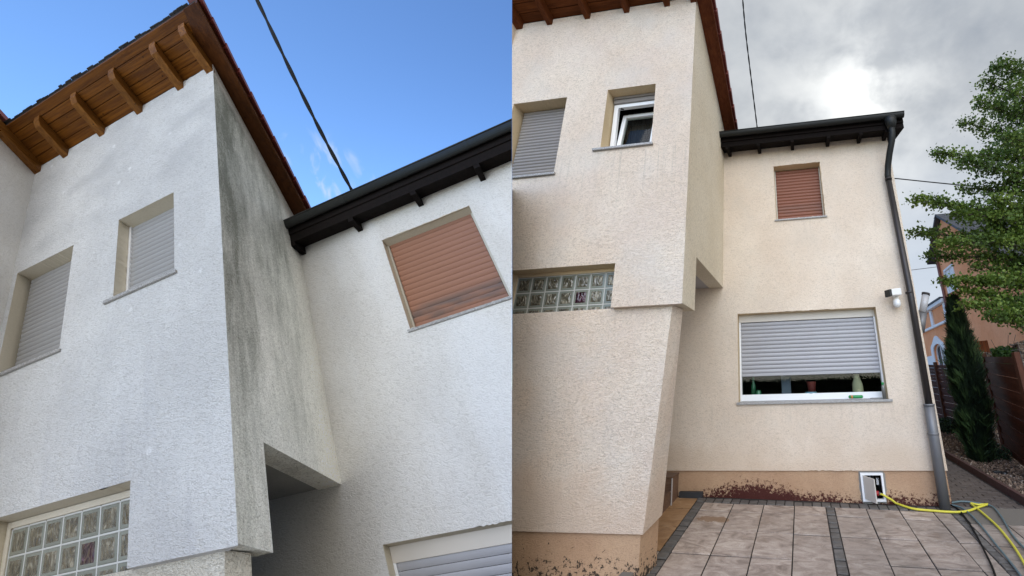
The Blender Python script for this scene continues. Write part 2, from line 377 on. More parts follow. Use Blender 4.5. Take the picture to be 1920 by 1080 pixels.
MAT['tile'] = simple('red clay tile', (0.16, 0.035, 0.028), 0.55, 0.3)
MAT['tile_dark'] = simple('mossy dark tile edge', (0.012, 0.009, 0.007), 0.9, 0.5, scale=30, bumps=0.8)
MAT['gutter'] = simple('dark coated gutter metal', (0.012, 0.013, 0.012), 0.5, 0.15, 0.0, spec=0.3)
MAT['pipe'] = simple('dark brown downpipe metal', (0.028, 0.023, 0.022), 0.4, 0.12, 0.2)
MAT['zinc'] = simple('weathered zinc', (0.16, 0.16, 0.165), 0.5, 0.3, 0.45, scale=14)
MAT['slat_grey'] = simple('grey plastic slat', (0.29, 0.285, 0.28), 0.42, 0.10)
MAT['slat_grey_r'] = simple('taupe grey plastic slat', (0.235, 0.215, 0.20), 0.42, 0.10)
MAT['slat_light'] = simple('light grey aluminium slat', (0.35, 0.35, 0.37), 0.38, 0.09)
def red_slat(name, c, stain):
    t = NT(name); xyz = t.sep(t.coord('hco')); n = t.noise(t.coord('hco', (2, 30, 30)), 1.0, 4)
    col = t.mix(n, tuple(x * .85 for x in c), tuple(x * 1.15 for x in c))
    s = t.noise(t.coord('hco', (1.6, 1.6, 5)), 1.0, 4)
    band = t.mth('MULTIPLY', t.step(xyz[2], 4.70, 4.80), t.step(xyz[2], 5.0, 4.86))
    col = t.mix(t.mth('MULTIPLY', t.mth('MULTIPLY', band, t.step(t.mth('ADD', s, t.mth('MULTIPLY', xyz[0], 0.25)), 0.42, 0.62)), stain), col, (0.10, 0.078, 0.068))
    t.inp('Base Color', col); t.inp('Roughness', 0.5); return t.m
MAT['slat_red'] = red_slat('faded terracotta slat', (0.265, 0.125, 0.075), 0.9)
MAT['slat_red_r'] = red_slat('terracotta slat', (0.205, 0.070, 0.036), 0.35)
MAT['pvc'] = simple('white window plastic', (0.78, 0.79, 0.80), 0.35, 0.03)
MAT['cream_pvc'] = simple('cream shutter box cover', (0.58, 0.54, 0.48), 0.5, 0.04)
MAT['rail'] = simple('beige guide rail', (0.50, 0.46, 0.38), 0.5, 0.05)
def granite():
    t = NT('speckled granite'); n = t.noise(t.coord('hco', (160, 160, 160)), 1.0, 3, 0.7)
    t.inp('Base Color', t.ramp(n, [(0.35, (0.10, 0.10, 0.10)), (0.5, (0.30, 0.29, 0.28)), (0.62, (0.5, 0.49, 0.47))])); t.inp('Roughness', 0.45); return t.m
MAT['granite'] = granite()
def glassblock(name, c, tr):
    t = NT(name); v = t.coord('hco', (14, 14, 14)); w = t.noise(t.coord('hco', (13, 13, 7), (0, 0.6, 0)), 1.0, 1, 0.4, 2.5)
    off = t.mth('MULTIPLY', t.rnd(), 3.0)
    n = t.noise(t.coord('hco', (9, 9, 5), (0, 0.5, 0)), 1.0, 2, 0.5, 3.0)
    t.inp('Base Color', t.ramp(n, [(0.3, tuple(x * 0.35 for x in c)), (0.55, c), (0.72, tuple(min(1, x * 2.0 + 0.04) for x in c))]))
    t.inp('Roughness', 0.08); t.inp('Specular IOR Level', 0.7); t.bump(w, 0.8, 0.03); return t.m
MAT['gblock'] = glassblock('wavy glass block', (0.13, 0.118, 0.085), 0)
MAT['gblock_purple'] = glassblock('wine red glass block', (0.035, 0.006, 0.016), 0)
MAT['gblock_rim'] = simple('pale green glass rim', (0.20, 0.215, 0.18), 0.15, 0.2)  # pale tone paints in the light refracted at the block edges
MAT['mortar'] = simple('pale mortar', (0.50, 0.50, 0.47), 0.8, 0.08)
def glass():
    t = NT('window glass'); g = t.N.new('ShaderNodeBsdfGlossy'); g.inputs['Roughness'].default_value = 0.02; tr = t.N.new('ShaderNodeBsdfTransparent'); tr.inputs[0].default_value = (0.86, 0.90, 0.88, 1)
    fr = t.N.new('ShaderNodeFresnel'); fr.inputs[0].default_value = 1.35; mx = t.N.new('ShaderNodeMixShader'); ge = t.N.new('ShaderNodeNewGeometry'); t.L.new(t.mth('MULTIPLY', fr.outputs[0], t.mth('SUBTRACT', 1.0, ge.outputs['Backfacing'])), mx.inputs[0]); t.L.new(tr.outputs[0], mx.inputs[1]); t.L.new(g.outputs[0], mx.inputs[2])
    t.L.new(mx.outputs[0], t.N['Material Output'].inputs[0]); return t.m
MAT['glass'] = glass()
MAT['interior'] = simple('dim room', (0.010, 0.009, 0.008), 0.95, spec=0.1)  # near-black colour stands in for the lack of light indoors
MAT['black'] = simple('black plastic', (0.012, 0.012, 0.013), 0.4)
MAT['white'] = simple('white plastic', (0.75, 0.75, 0.74), 0.35, 0.03)
MAT['curtain'] = simple('dark net curtain', (0.022, 0.018, 0.018), 0.9)
MAT['bracket'] = simple('steel bracket', (0.22, 0.22, 0.21), 0.4, 0.1, 0.6)
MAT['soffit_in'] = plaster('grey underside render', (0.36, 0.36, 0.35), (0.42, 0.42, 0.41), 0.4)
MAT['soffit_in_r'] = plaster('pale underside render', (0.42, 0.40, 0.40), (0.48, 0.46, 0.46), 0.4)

# ------------------------------------------------------------------ the house builder (local units: u right, v depth, w up)
def wall_grid(name, us, ws, open_, pos, depth, mat, parent, mat_reveal=None, mitre=False):
    """wall slab with real openings; pos(u, w) -> point on the face, depth = how far back the slab goes"""
    m = MB(); rvs = {}; nu, nw = len(us) - 1, len(ws) - 1
    def P(u, w, d):                      # the last column is mitred so that it meets the flank edge to edge
        p = pos(u, w); return (p[0] + d[0] - (0.34 if mitre and u == us[-1] and d[1] > 0 else 0), p[1] + d[1], p[2] + d[2])
    z = (0, 0, 0)
    for i in range(nu):
        for j in range(nw):
            if open_(i, j): continue
            a, b, c, e = (us[i], ws[j]), (us[i + 1], ws[j]), (us[i + 1], ws[j + 1]), (us[i], ws[j + 1])
            m.quad(P(*a, z), P(*b, z), P(*c, z), P(*e, z)); m.quad(P(*a, depth), P(*e, depth), P(*c, depth), P(*b, depth))
            for (di, dj, p, q) in ((-1, 0, a, e), (1, 0, b, c), (0, -1, a, b), (0, 1, e, c)):
                ii, jj = i + di, j + dj
                inside = 0 <= ii < nu and 0 <= jj < nw
                if inside and not open_(ii, jj): continue
                (rvs.setdefault(open_(ii, jj), MB()) if inside and mat_reveal else m).quad(P(*p, z), P(*q, z), P(*q, depth), P(*p, depth))
    T = ctx.T; nn = (T(pos(us[1], ws[0])) - T(pos(us[0], ws[0]))).cross(T(pos(us[0], ws[1])) - T(pos(us[0], ws[0]))).normalized()
    o = m.build(name, mat, parent, weld=True, rough=0.010, nrm=nn)
    for rv in rvs.values():
        if o: rv.build('reveal', mat_reveal, o, weld=True, rough=0.010, nrm=nn)
    return o

def slat_mesh(u0, u1, v, w, pitch, bulge=0.012, n=4):
    m = MB(); a = []; b = []
    for k in range(n + 1):
        t = k / n; a.append((v - bulge * math.sin(math.pi * t) ** 0.8, w + pitch * 0.94 * t))
    a += [(v + 0.008, w + pitch * 0.94), (v + 0.008, w)]
    return m.hexa([(u0, p, q) for p, q in a], [(u1, p, q) for p, q in a])

def shutter(house, u0, u1, w0, w1, v, pitch, mat, rail=None, label=None, bottombar=True):
    T = ctx.T; root = empty('roller_shutter', T((0.5 * (u0 + u1), v, w0)), label, parent=house)
    n = int((w1 - w0) / pitch)
    w = w0
    if bottombar: MB().box(u0, u1, v - 0.012, v + 0.012, w0, w0 + 0.045).build('bottom_bar', mat, root, bevel=0.003); w += 0.047
    while w + pitch * 0.3 < w1:
        slat_mesh(u0, u1, v, w, pitch).build('slat', mat, root, smooth=False); w += pitch
    if rail:
        for a in (u0 - 0.028, u1 + 0.004): MB().box(a, a + 0.024, v - 0.03, v + 0.03, w0, w1).build('guide_rail', rail, root)
    return root

def gblock(a, b, v, c, d, mat, parent):
    m = MB(); m.box(a, b, v + 0.004, v + 0.07, c, d); e = 0.022; q = v - 0.004
    m.hexa([(a + e, v + 0.003, c + e), (b - e, v + 0.003, c + e), (b - e, v + 0.003, d - e), (a + e, v + 0.003, d - e)], [(a + e + .02, q, c + e + .02), (b - e - .02, q, c + e + .02), (b - e - .02, q, d - e - .02), (a + e + .02, q, d - e - .02)])
    o = m.build('glass_block', MAT['gblock_rim'], parent, bevel=0.006)
    if o:
        o.data.materials.append(mat)
        for k, f in enumerate(o.data.polygons):
            at = o.data.attributes['hco'].data
            if sum(at[i].vector[1] for i in f.vertices) / len(f.vertices) < v + 0.0036: f.material_index = 1
    return o

def sill(house, u0, u1, w, v0, v1, th=0.035, drop=0.01):
    m = MB(); m.hexa([(u0, v0, w - th - drop), (u1, v0, w - th - drop), (u1, v1, w - th), (u0, v1, w - th)], [(u0, v0, w - drop), (u1, v0, w - drop), (u1, v1, w), (u0, v1, w)])
    return m.build('window_sill', MAT['granite'], house, bevel=0.004)

def build_house(D):
    T = ctx.T = D['T']; ctx.clip = D['clip']; side = D['side']
    M = lambda k: MAT[D['mats'][k]]
    H = empty('rendered_house', T((0, 6.32, 0.0)), D['label'], 'house')
    cb, ct = D['corner_bot'], D['corner_top']       # u of the front corner at w=2.5 / w=7.4
    kb, kt = D['conc_bot'], D['conc_top']           # u of the inner corner (v = 6.32)
    uc = lambda w: cb + (ct - cb) * (w - 2.5) / 4.9
    uk = lambda w: kb + (kt - kb) * (w - 2.5) / 3.7
    VF, VM = 3.95, 6.32
    # front wall of the projecting block, with three openings
    lw, sw, gb = D['lw'], D['sw'], D['gb']            # (u0,u1,w0,w1)
    us = [-6.2, gb[0], lw[0], lw[1], sw[0], gb[1], sw[1], 0.0]   # last = corner
    us = sorted(set(us[:-1])) + [0.0]
    ws = sorted({2.52, gb[3], lw[2], sw[2], lw[3], sw[3], 7.42})
    def posf(u, w): return ((uc(w) if u == 0.0 else u), VF, w)
    def openf(i, j):
        um = 0.5 * (us[i] + (us[i + 1] if us[i + 1] != 0.0 else -1.3)); wm = 0.5 * (ws[j] + ws[j + 1])
        return sum((k + 1) * (a < um < b and c < wm < d) for k, (a, b, c, d) in enumerate((lw, sw, gb)))
    wall_grid('front_wall', us, ws, openf, posf, (0, 0.26, 0), M('front'), H, M('reveal'), True)
    # tab: the block comes lower in its first half metre; its flank
    s = 0.28
    def roofw(v): return 7.42 - s * (v - VF)
    m = MB()
    A = (uc(2.53), VF, 2.53); tb = 4.48; x = -0.002
    def S(v, w): f = (v - VF) / (VM - VF); return (uc(w) * (1 - f) + uk(w) * f, v, w)
    th = 0.25
    def In(p): return (p[0] - th, p[1] + (0.19 if p[1] < VF + 0.01 else 0), p[2])
    vs = [VF + 0.16, tb, VM]
    P1 = [S(VF, 2.53), S(tb, 2.54), S(tb, 3.26), S(VM, 3.32), S(VM, roofw(VM)), S(VF, roofw(VF))]
    m.hexa([In(p) for p in P1], P1)
    nn = (T(P1[1]) - T(P1[0])).cross(T(P1[5]) - T(P1[0])).normalized()
    m.build('side_wall', M('side'), H, rough=0.008, nrm=nn)
    MB().hexa([(gb[1] + 0.001, VF + 0.262, 2.54), (uc(2.54) - th, VF + 0.262, 2.54), (uc(2.54) - th, tb, 2.54), (gb[1] + 0.001, tb, 2.54)],
              [(gb[1] + 0.001, VF + 0.262, 3.27), (uc(3.27) - th, VF + 0.262, 3.27), (uc(3.27) - th, tb, 3.27), (gb[1] + 0.001, tb, 3.27)]).build('overhang_core', M('reveal'), H)
    # underside of the block behind the tab
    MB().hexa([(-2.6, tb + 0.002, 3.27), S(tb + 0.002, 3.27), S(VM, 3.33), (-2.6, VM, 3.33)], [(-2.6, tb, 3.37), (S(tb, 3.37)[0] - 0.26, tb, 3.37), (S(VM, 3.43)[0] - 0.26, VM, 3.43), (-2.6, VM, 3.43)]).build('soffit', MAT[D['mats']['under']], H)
    # battered lower wall and its plinth
    dx = D['low_dx']
    f0 = [(-6.2, 4.03, 0.33), (-1.61 + dx, 4.03, 0.31), (-1.57 + dx, 4.43, 0.36), (-1.57 + dx - 0.5, 5.2, 0.36), (-6.2, 5.2, 0.36)]
    f1 = [(-6.2, 4.03, 2.525), (-1.42 + dx, 4.03, 2.525), (-1.37 + dx, 4.27, 2.525), (-1.37 + dx - 0.5, 5.0, 2.525), (-6.2, 5.0, 2.525)]
    MB().hexa(f0, f1).build('lower_wall', M('lower'), H)
    g0 = [(p[0] - 0.035 if k in (1, 2, 3) else p[0], p[1] + (0.03 if k < 2 else 0), p[2]) for k, p in enumerate(f0)]
    MB().hexa([(p[0], p[1], -0.6) for p in g0], [(p[0], p[1], p[2] + 0.004) for p in g0]).build('plinth', MAT['plinth'], H)
    # main wall with two openings
    red, big = D['red'], D['big']
    us2 = sorted({-3.4, red[0], red[1], big[0], big[1], 1.97}); ws2 = sorted({0.42, big[2], big[3], red[2], red[3], 6.2})
    def openm(i, j):
        um = 0.5 * (us2[i] + us2[i + 1]); wm = 0.5 * (ws2[j] + ws2[j + 1])
        return sum((k + 1) * (a < um < b and c < wm < d) for k, (a, b, c, d) in enumerate((red, big)))
    wall_grid('main_wall', us2, ws2, openm, lambda u, w: (u, VM, w), (0, 0.26, 0), M('main'), H, M('reveal'))
    # hidden backs that make the walls solid
    if side == 'right':
        MB().box(1.72, 1.97, VM + 0.261, 12.0, 0.42, 6.2).build('gable_wall', M('main'), H)
        us3 = [-3.4, 0.74, 1.07, 1.955]; ws3 = [-0.6, 0.03, 0.40, 0.43]
        wall_grid('plinth', us3, ws3, lambda i, j: i == 1 and j == 1, lambda u, w: (u, VM + 0.025, w), (0, 0.26, 0), MAT['plinth'], H)
        MB().box(1.73, 1.945, VM + 0.29, 12.0, -0.6, 0.43).build('plinth', MAT['plinth'], H)
    # ---------------- upper roof
    RF = empty('roof', T((-3, 3.9, 7.4)), None, parent=H)
    OV = 0.67; e0 = VF - OV                          # eave line
    R = lambda v: 7.45 + s * (VF - v)                # underside of boards
    ur = D['verge_u']; ul = D['wing_u']; U = lambda v: D['verge_u'] + D['verge_k'] * (v - 3.3)
    nb = 5; bw = (VF + 0.02 - e0) / nb
    for k in range(nb):
        a, b = e0 + k * bw, e0 + (k + 1) * bw - 0.011
        MB().hexa([(ul, a, R(a)), (U(a), a, R(a)), (U(b), b, R(b)), (ul, b, R(b))], [(ul, a, R(a) + 0.022), (U(a), a, R(a) + 0.022), (U(b), b, R(b) + 0.022), (ul, b, R(b) + 0.022)]).build('soffit_board', M('board'), RF)
    MB().hexa([(ul, e0, R(e0) + 0.024), (U(e0), e0, R(e0) + 0.024), (U(7.6), 7.6, R(7.6) + 0.024), (ul, 7.6, R(7.6) + 0.024)], [(ul, e0, R(e0) + 0.07), (U(e0), e0, R(e0) + 0.07), (U(7.6), 7.6, R(7.6) + 0.07), (ul, 7.6, R(7.6) + 0.07)]).build('roof_deck', MAT['tile_dark'], RF)
    for u in D['rafters']:                           # rafter tails, rounded-off noses
        h = 0.15; w2 = 0.045; a = VF + 0.05; n0 = e0 + 0.10
        pr = [(a, R(a) - 0.001), (n0, R(n0) - 0.001), (n0, R(n0) - 0.09), (n0 + 0.05, R(n0 + 0.05) - h), (a, R(a) - h)]
        MB().hexa([(u - w2, p, q) for p, q in pr], [(u + w2, p, q) for p, q in pr]).build('rafter', M('rafter'), RF, bevel=0.006)
    # verge: bargeboard following the slope, and the row of edge tiles
    vb = 7.5
    def vrt(y, du, dz): return (U(y) + du, y, R(y) + dz)
    ya = e0 - 0.02
    MB().hexa([vrt(ya, -0.17, -0.012), vrt(ya, 0, -0.012), vrt(vb, 0, -0.012), vrt(vb, -0.6, -0.012)], [vrt(ya, -0.17, -0.002), vrt(ya, 0, -0.002), vrt(vb, 0, -0.002), vrt(vb, -0.6, -0.002)]).build('verge_soffit_board', M('verge'), RF)
    MB().hexa([vrt(ya, 0.001, -0.05), vrt(ya, 0.025, -0.05), vrt(vb, 0.025, -0.05), vrt(vb, 0.001, -0.05)], [vrt(ya, 0.001, 0.10), vrt(ya, 0.025, 0.10), vrt(vb, 0.025, 0.10), vrt(vb, 0.001, 0.10)]).build('bargeboard', M('verge'), RF)
    a = e0 - 0.06
    while a < vb:
        b = a + 0.345
        MB().hexa([vrt(a, -0.10, 0.085), vrt(a, 0.075, 0.035), vrt(b, 0.062, 0.06), vrt(b, -0.10, 0.115)], [vrt(a, -0.10, 0.125), vrt(a, 0.08, 0.125), vrt(b, 0.066, 0.145), vrt(b, -0.10, 0.15)]).build('roof_tile', MAT['tile'], RF, bevel=0.008)
        a += 0.335
    rr = random.Random(3)
    u = ur - 0.10
    while u > ul:
        b = u - rr.uniform(0.05, 0.10); j = rr.uniform(-0.014, 0.014); y0 = e0 - 0.030 + rr.uniform(-0.012, 0.012)
        MB().hexa([(b, y0, R(y0) + 0.04 + j), (u, y0, R(y0) + 0.04 + j * .3), (u, e0 + 0.3, R(e0 + 0.3) + 0.072), (b, e0 + 0.3, R(e0 + 0.3) + 0.072)],
                  [(b, y0, R(y0) + 0.058 + j), (u, y0, R(y0) + 0.052 + j), (u, e0 + 0.3, R(e0 + 0.3) + 0.085), (b, e0 + 0.3, R(e0 + 0.3) + 0.085)]).build('roof_tile', MAT['tile_dark'], RF)
        u = b - 0.002
    # ---------------- wing wall that returns towards the viewer on the far left
    if D['wing']:
        uw = ul
        MB().hexa([(uw - 0.3, 0.6, 2.0), (uw, 0.6, 2.0), (uw, VF, 2.0), (uw - 0.3, VF, 2.0)], [(uw - 0.3, 0.6, R(0.6) + 0.01), (uw, 0.6, R(0.6) + 0.01), (uw, VF, R(VF) + 0.01), (uw - 0.3, VF, R(VF) + 0.01)]).build('wing_wall', M('main'), H)
        MB().hexa([(uw + 0.002, 0.6, R(0.6) - 0.16), (uw + 0.11, 0.6, R(0.6) - 0.16), (uw + 0.11, VF, R(VF) - 0.14), (uw + 0.002, VF, R(VF) - 0.14)], [(uw + 0.002, 0.6, R(0.6) + 0.05), (uw + 0.11, 0.6, R(0.6) + 0.05), (uw + 0.11, VF, R(VF) - 0.002), (uw + 0.002, VF, R(VF) - 0.002)]).build('wing_verge_board', M('rafter'), H)
        MB().box(uw - 0.3, uw + 0.14, 0.6, e0 - 0.08, R(0.6) - 0.02, R(0.6) + 0.06).hexa([(uw - 0.3, 0.6, R(0.6) + 0.1), (uw + 0.16, 0.6, R(0.6) + 0.1), (uw + 0.16, e0 + 0.03, R(e0) + 0.07), (uw - 0.3, e0 + 0.03, R(e0) + 0.07)], [(uw - 0.3, 0.6, R(0.6) + 0.2), (uw + 0.16, 0.6, R(0.6) + 0.2), (uw + 0.16, e0 + 0.03, R(e0) + 0.16), (uw - 0.3, e0 + 0.03, R(e0) + 0.16)]).build('wing_roof_edge', MAT['tile'], H) if False else None
        MB().hexa([(uw - 0.3, 1.2, R(1.2) + 0.06), (uw + 0.13, 1.2, R(1.2) + 0.06), (uw + 0.13, e0 + 0.02, R(e0) + 0.06), (uw - 0.3, e0 + 0.02, R(e0) + 0.06)], [(uw - 0.3, 1.2, R(1.2) + 0.13), (uw + 0.13, 1.2, R(1.2) + 0.13), (uw + 0.13, e0 + 0.02, R(e0) + 0.13), (uw - 0.3, e0 + 0.02, R(e0) + 0.13)]).build('wing_roof_tile', MAT['tile'], H)
    # ---------------- lower roof: dark soffit, tails, gutter
    LR = empty('lower_roof', T((0, 6.0, 6.2)), None, parent=H)
    ru = D['lowroof_u1']; rl = D['lowroof_u0']; gv = 5.93; gw = D['gut_w']; gs = 0.30
    Q = lambda v: D['soff_w'] + gs * (v - VM)
    MB().hexa([(rl, gv + 0.06, Q(gv + 0.06)), (ru, gv + 0.06, Q(gv + 0.06)), (ru, 12, Q(12)), (rl, 12, Q(12))], [(rl, gv + 0.06, Q(gv + .06) + 0.16), (ru, gv + 0.06, Q(gv + .06) + 0.16), (ru, 12, Q(12) + 0.16), (rl, 12, Q(12) + 0.16)]).build('roof_deck', MAT['dark_wood'], LR)
    MB().box(rl, ru, gv + 0.035, gv + 0.058, gw - 0.13, gw + 0.01).build('fascia', MAT['dark_wood'], LR)
    for u in D['tails']:
        pr = [(VM, Q(VM) - 0.003), (gv + 0.06, Q(gv + 0.06) - 0.003), (gv + 0.06, Q(gv + 0.06) - 0.05), (VM - 0.08, Q(VM) - 0.115), (VM, Q(VM) - 0.11)]
        MB().hexa([(u - 0.032, p, q) for p, q in pr], [(u + 0.032, p, q) for p, q in pr]).build('rafter_tail', MAT['dark_wood'], LR)
    G = MB(); n = 10; rg = 0.066
    arc = [(gv - 0.04 + rg * math.cos(math.pi + math.pi * k / n), gw + rg * 1.15 * math.sin(math.pi + math.pi * k / n)) for k in range(n + 1)]
    arc2 = [(gv - 0.04 + (rg - 0.006) * math.cos(math.pi + math.pi * k / n), gw + (rg - 0.006) * 1.15 * math.sin(math.pi + math.pi * k / n)) for k in range(n + 1)]
    pr = arc + arc2[::-1]
    G0 = G
    for k in range(n):
        G0.quad((rl, *arc[k]), (ru, *arc[k]), (ru, *arc[k + 1]), (rl, *arc[k + 1])); G0.quad((rl, *arc2[k]), (rl, *arc2[k + 1]), (ru, *arc2[k + 1]), (ru, *arc2[k]))
    gut = G0.build('gutter', MAT['gutter'], H, smooth=True)
    MB().tube([(rl, gv - 0.04 - rg, gw + 0.004), (ru, gv - 0.04 - rg, gw + 0.004)], 0.011, 8).build('rolled_edge', MAT['gutter'], gut, smooth=True)
    for u in (rl + 0.005, ru - 0.005):
        MB().hexa([(u - 0.005, *p) for p in arc], [(u + 0.005, *p) for p in arc]).build('end_cap', MAT['gutter'], gut)
    for u in D['brackets']:
        b = MB()
        arc3 = [(gv - 0.04 + (rg + 0.004) * math.cos(math.pi + math.pi * k / n), gw + (rg + 0.004) * 1.15 * math.sin(math.pi + math.pi * k / n)) for k in range(n + 1)]
        for k in range(n): b.hexa([(u - 0.015, *arc[k]), (u + 0.015, *arc[k]), (u + 0.015, *arc[k + 1]), (u - 0.015, *arc[k + 1])], [(u - 0.015, *arc3[k]), (u + 0.015, *arc3[k]), (u + 0.015, *arc3[k + 1]), (u - 0.015, *arc3[k + 1])])
        b.build('gutter_bracket', MAT['gutter'], gut)
    # ---------------- windows
    vr = VF + 0.17
    shutter(H, lw[0] + 0.03, lw[1] - 0.02, lw[2], lw[3], vr + 0.03, 0.054, M('grey'), None, D['lab_lw'])
    sill(H, lw[0] - 0.08, lw[1] + 0.03, lw[2], VF - 0.035, VF + 0.255)
    sill(H, sw[0] - 0.10, sw[1] + 0.03, sw[2], VF - 0.035, VF + 0.255)
    if side == 'left':
        shutter(H, sw[0] + 0.03, sw[1] - 0.015, sw[2], sw[3], vr + 0.03, 0.054, M('grey'), None, D['lab_sw'])
        MB().box(sw[0] + 0.001, sw[0] + 0.03, vr, VF + 0.25, sw[2], sw[3]).build('window_frame', MAT['pvc'], H)
    else:
        tilt_window(H, sw, VF)
    # glass block strip
    g0, pit = D['gb_start'], 0.2; vg = VF + 0.18
    GW = empty('glass_block_window', T((-2.8, vg, 2.4)), None, parent=H)
    wt = D['gb_top']
    MB().box(gb[0] - 0.2, gb[1] + 0.45, vg + 0.004, vg + 0.09, 2.2, 3.3).build('mortar', MAT['mortar'], GW) if False else None
    for i in range(7):
        u = g0 + i * pit
        for j in range(3):
            w = wt - (j + 1) * pit
            mm = MAT['gblock_purple'] if (i, j) == (4, 1) else MAT['gblock']
            gblock(u + 0.007, u + pit - 0.007, vg, w + 0.007, w + pit - 0.007, mm, GW)
    mo = MB()
    for i in range(8): mo.box(g0 + i * pit - 0.006, g0 + i * pit + 0.006, vg + 0.006, vg + 0.075, wt - 3 * pit, wt)
    for j in range(4):
        for i in range(7): mo.box(g0 + i * pit + 0.0062, g0 + (i + 1) * pit - 0.0062, vg + 0.006, vg + 0.075, wt - j * pit - 0.006, wt - j * pit + 0.006)
    mo.build('mortar_grid', MAT['mortar'], GW)
    MB().box(gb[0] + 0.001, g0 - 0.008, vg - 0.01, vg + 0.08, 2.2, 3.059).box(g0 - 0.007, gb[1] - 0.001, vg - 0.01, vg + 0.08, wt + 0.008, 3.059).build('recess_lining', M('reveal'), GW)
    MB().box(gb[0], gb[1], vg + 0.085, vg + 0.088, 2.2, 3.3).build('backing', MAT['interior'], GW)
    # red shutter and its sill
    vr = VM + 0.19
    shutter(H, red[0] + 0.03, red[1] - 0.03, red[2], red[3] - 0.0, vr, 0.068, M('red'), MAT['rail'], D['lab_red'], False)
    sill(H, red[0] - 0.03, red[1] + 0.03, red[2], VM - 0.03, VM + 0.255, 0.03)
    # big window
    BW = empty('window', T((0.1, VM + 0.12, big[2])), None, parent=H)
    u0, u1, w0, w1 = big
    wf = w0 + 0.03
    for a in ((u0 + 0.002, u0 + 0.03), (u1 - 0.03, u1 - 0.002)): MB().box(a[0], a[1], VM + 0.16, VM + 0.255, wf, w1 - 0.13).build('frame_post', MAT['pvc'], BW)
    MB().box(u0 + 0.002, u1 - 0.002, VM + 0.155, VM + 0.255, w1 - 0.13, w1 - 0.002).build('shutter_box_cover', MAT['cream_pvc'], BW)
    MB().box(u0 + 0.03, u1 - 0.03, VM + 0.185, VM + 0.255, wf, wf + 0.10).build('frame_rail', MAT['pvc'], BW, bevel=0.004)
    MB().box(u0 + 0.03, u1 - 0.03, VM + 0.222, VM + 0.234, wf + 0.10, w1 - 0.13).build('pane', MAT['glass'], BW)
    sh0 = D['big_shut']
    shutter(H, u0 + 0.034, u1 - 0.034, sh0, w1 - 0.13, VM + 0.182, 0.066, M('bigm'), None, D['lab_big'])
    sill(H, u0 - 0.03, u1 + 0.05, w0 + 0.03, VM - 0.04, VM + 0.184, 0.035)
    # near-black room linings behind the openings, dimness put into the colour
    rm = MB()
    for (a, b, c, d, v) in ((lw[0] - .1, lw[1] + .1, lw[2] - .1, lw[3] + .1, VF), (sw[0] - .1, sw[1] + .1, sw[2] - .1, sw[3] + .1, VF), (red[0] - .1, red[1] + .1, red[2] - .1, red[3] + .1, VM), (big[0] - .1, big[1] + .1, big[2] - .1, big[3] + .1, VM)):
        q0, q1 = v + 0.262, v + 1.6
        rm.quad((a, q1, c), (b, q1, c), (b, q1, d), (a, q1, d)).quad((a, q0, c), (b, q0, c), (b, q1, c), (a, q1, c)).quad((a, q0, d), (b, q0, d), (b, q1, d), (a, q1, d)).quad((a, q0, c), (a, q1, c), (a, q1, d), (a, q0, d)).quad((b, q0, c), (b, q1, c), (b, q1, d), (b, q0, d))
    rm.build('room_lining', MAT['interior'], H)
    return H

def tilt_window(H, sw, VF):
    T = ctx.T; a, b, c, d = sw
    W = empty('window', T((0.5 * (a + b), VF + 0.2, c)), 'small window tilted open', parent=H)
    top = d - 0.115
    v0, v1 = VF + 0.19, VF + 0.25
    MB().box(a + 0.02, b - 0.01, VF + 0.15, VF + 0.18, d - 0.045, d - 0.004).build('shutter_end', MAT['slat_grey_r'], W)
    MB().box(a + 0.02, b - 0.01, VF + 0.165, VF + 0.24, d - 0.11, d - 0.05).build('lintel_trim', MAT['slat_grey_r'], W)
    f = MB().box(a + 0.02, a + 0.085, v0, v1, c, top).box(b - 0.075, b - 0.01, v0, v1, c, top).box(a + 0.086, b - 0.076, v0, v1, top - 0.06, top).box(a + 0.086, b - 0.076, v0, v1, c, c + 0.05)
    f.build('frame', MAT['pvc'], W, bevel=0.004)
    th = math.radians(9)
    def tl(u, v, w): dv, dw = v - v1, w - c - 0.05; return (u, v1 + dv * math.cos(th) + dw * math.sin(th), c + 0.05 + dw * math.cos(th) - dv * math.sin(th))
    def tbox(x0, x1, y0, y1, z0, z1):
        return ([tl(*p) for p in ((x0, y0, z0), (x1, y0, z0), (x1, y1, z0), (x0, y1, z0))], [tl(*p) for p in ((x0, y0, z1), (x1, y0, z1), (x1, y1, z1), (x0, y1, z1))])
    sa, sb, sc, sd = a + 0.09, b - 0.08, c + 0.05, top - 0.065
    m = MB()
    for q in ((sa, sa + 0.06, sc, sd), (sb - 0.06, sb, sc, sd), (sa + 0.061, sb - 0.061, sd - 0.06, sd), (sa + 0.061, sb - 0.061, sc, sc + 0.06)): m.hexa(*tbox(q[0], q[1], v1 - 0.03, v1 + 0.03, q[2], q[3]))
    m.build('sash', MAT['pvc'], W, bevel=0.004)
    MB().hexa(*tbox(sa + 0.05, sb - 0.05, v1 - 0.005, v1 + 0.005, sc + 0.05, sd - 0.05)).build('pane', MAT['glass'], W)
    cu = MB(); n = 26
    for k in range(n):
        x0 = sa + (sb - sa) * k / n; x1 = sa + (sb - sa) * (k + 1) / n; o0 = 0.012 * (k % 2); o1 = 0.012 * ((k + 1) % 2)
        cu.quad((x0, v1 + 0.25 + o0, sc), (x1, v1 + 0.25 + o1, sc), (x1, v1 + 0.25 + o1, d), (x0, v1 + 0.25 + o0, d))
    cu.build('curtain', MAT['curtain'], W)
    MB().tube([(a + 0.13, v0 - 0.01, top - 0.09), (a + 0.17, v0 + 0.01, top - 0.09)], 0.012, 8).build('catch', MAT['black'], W)

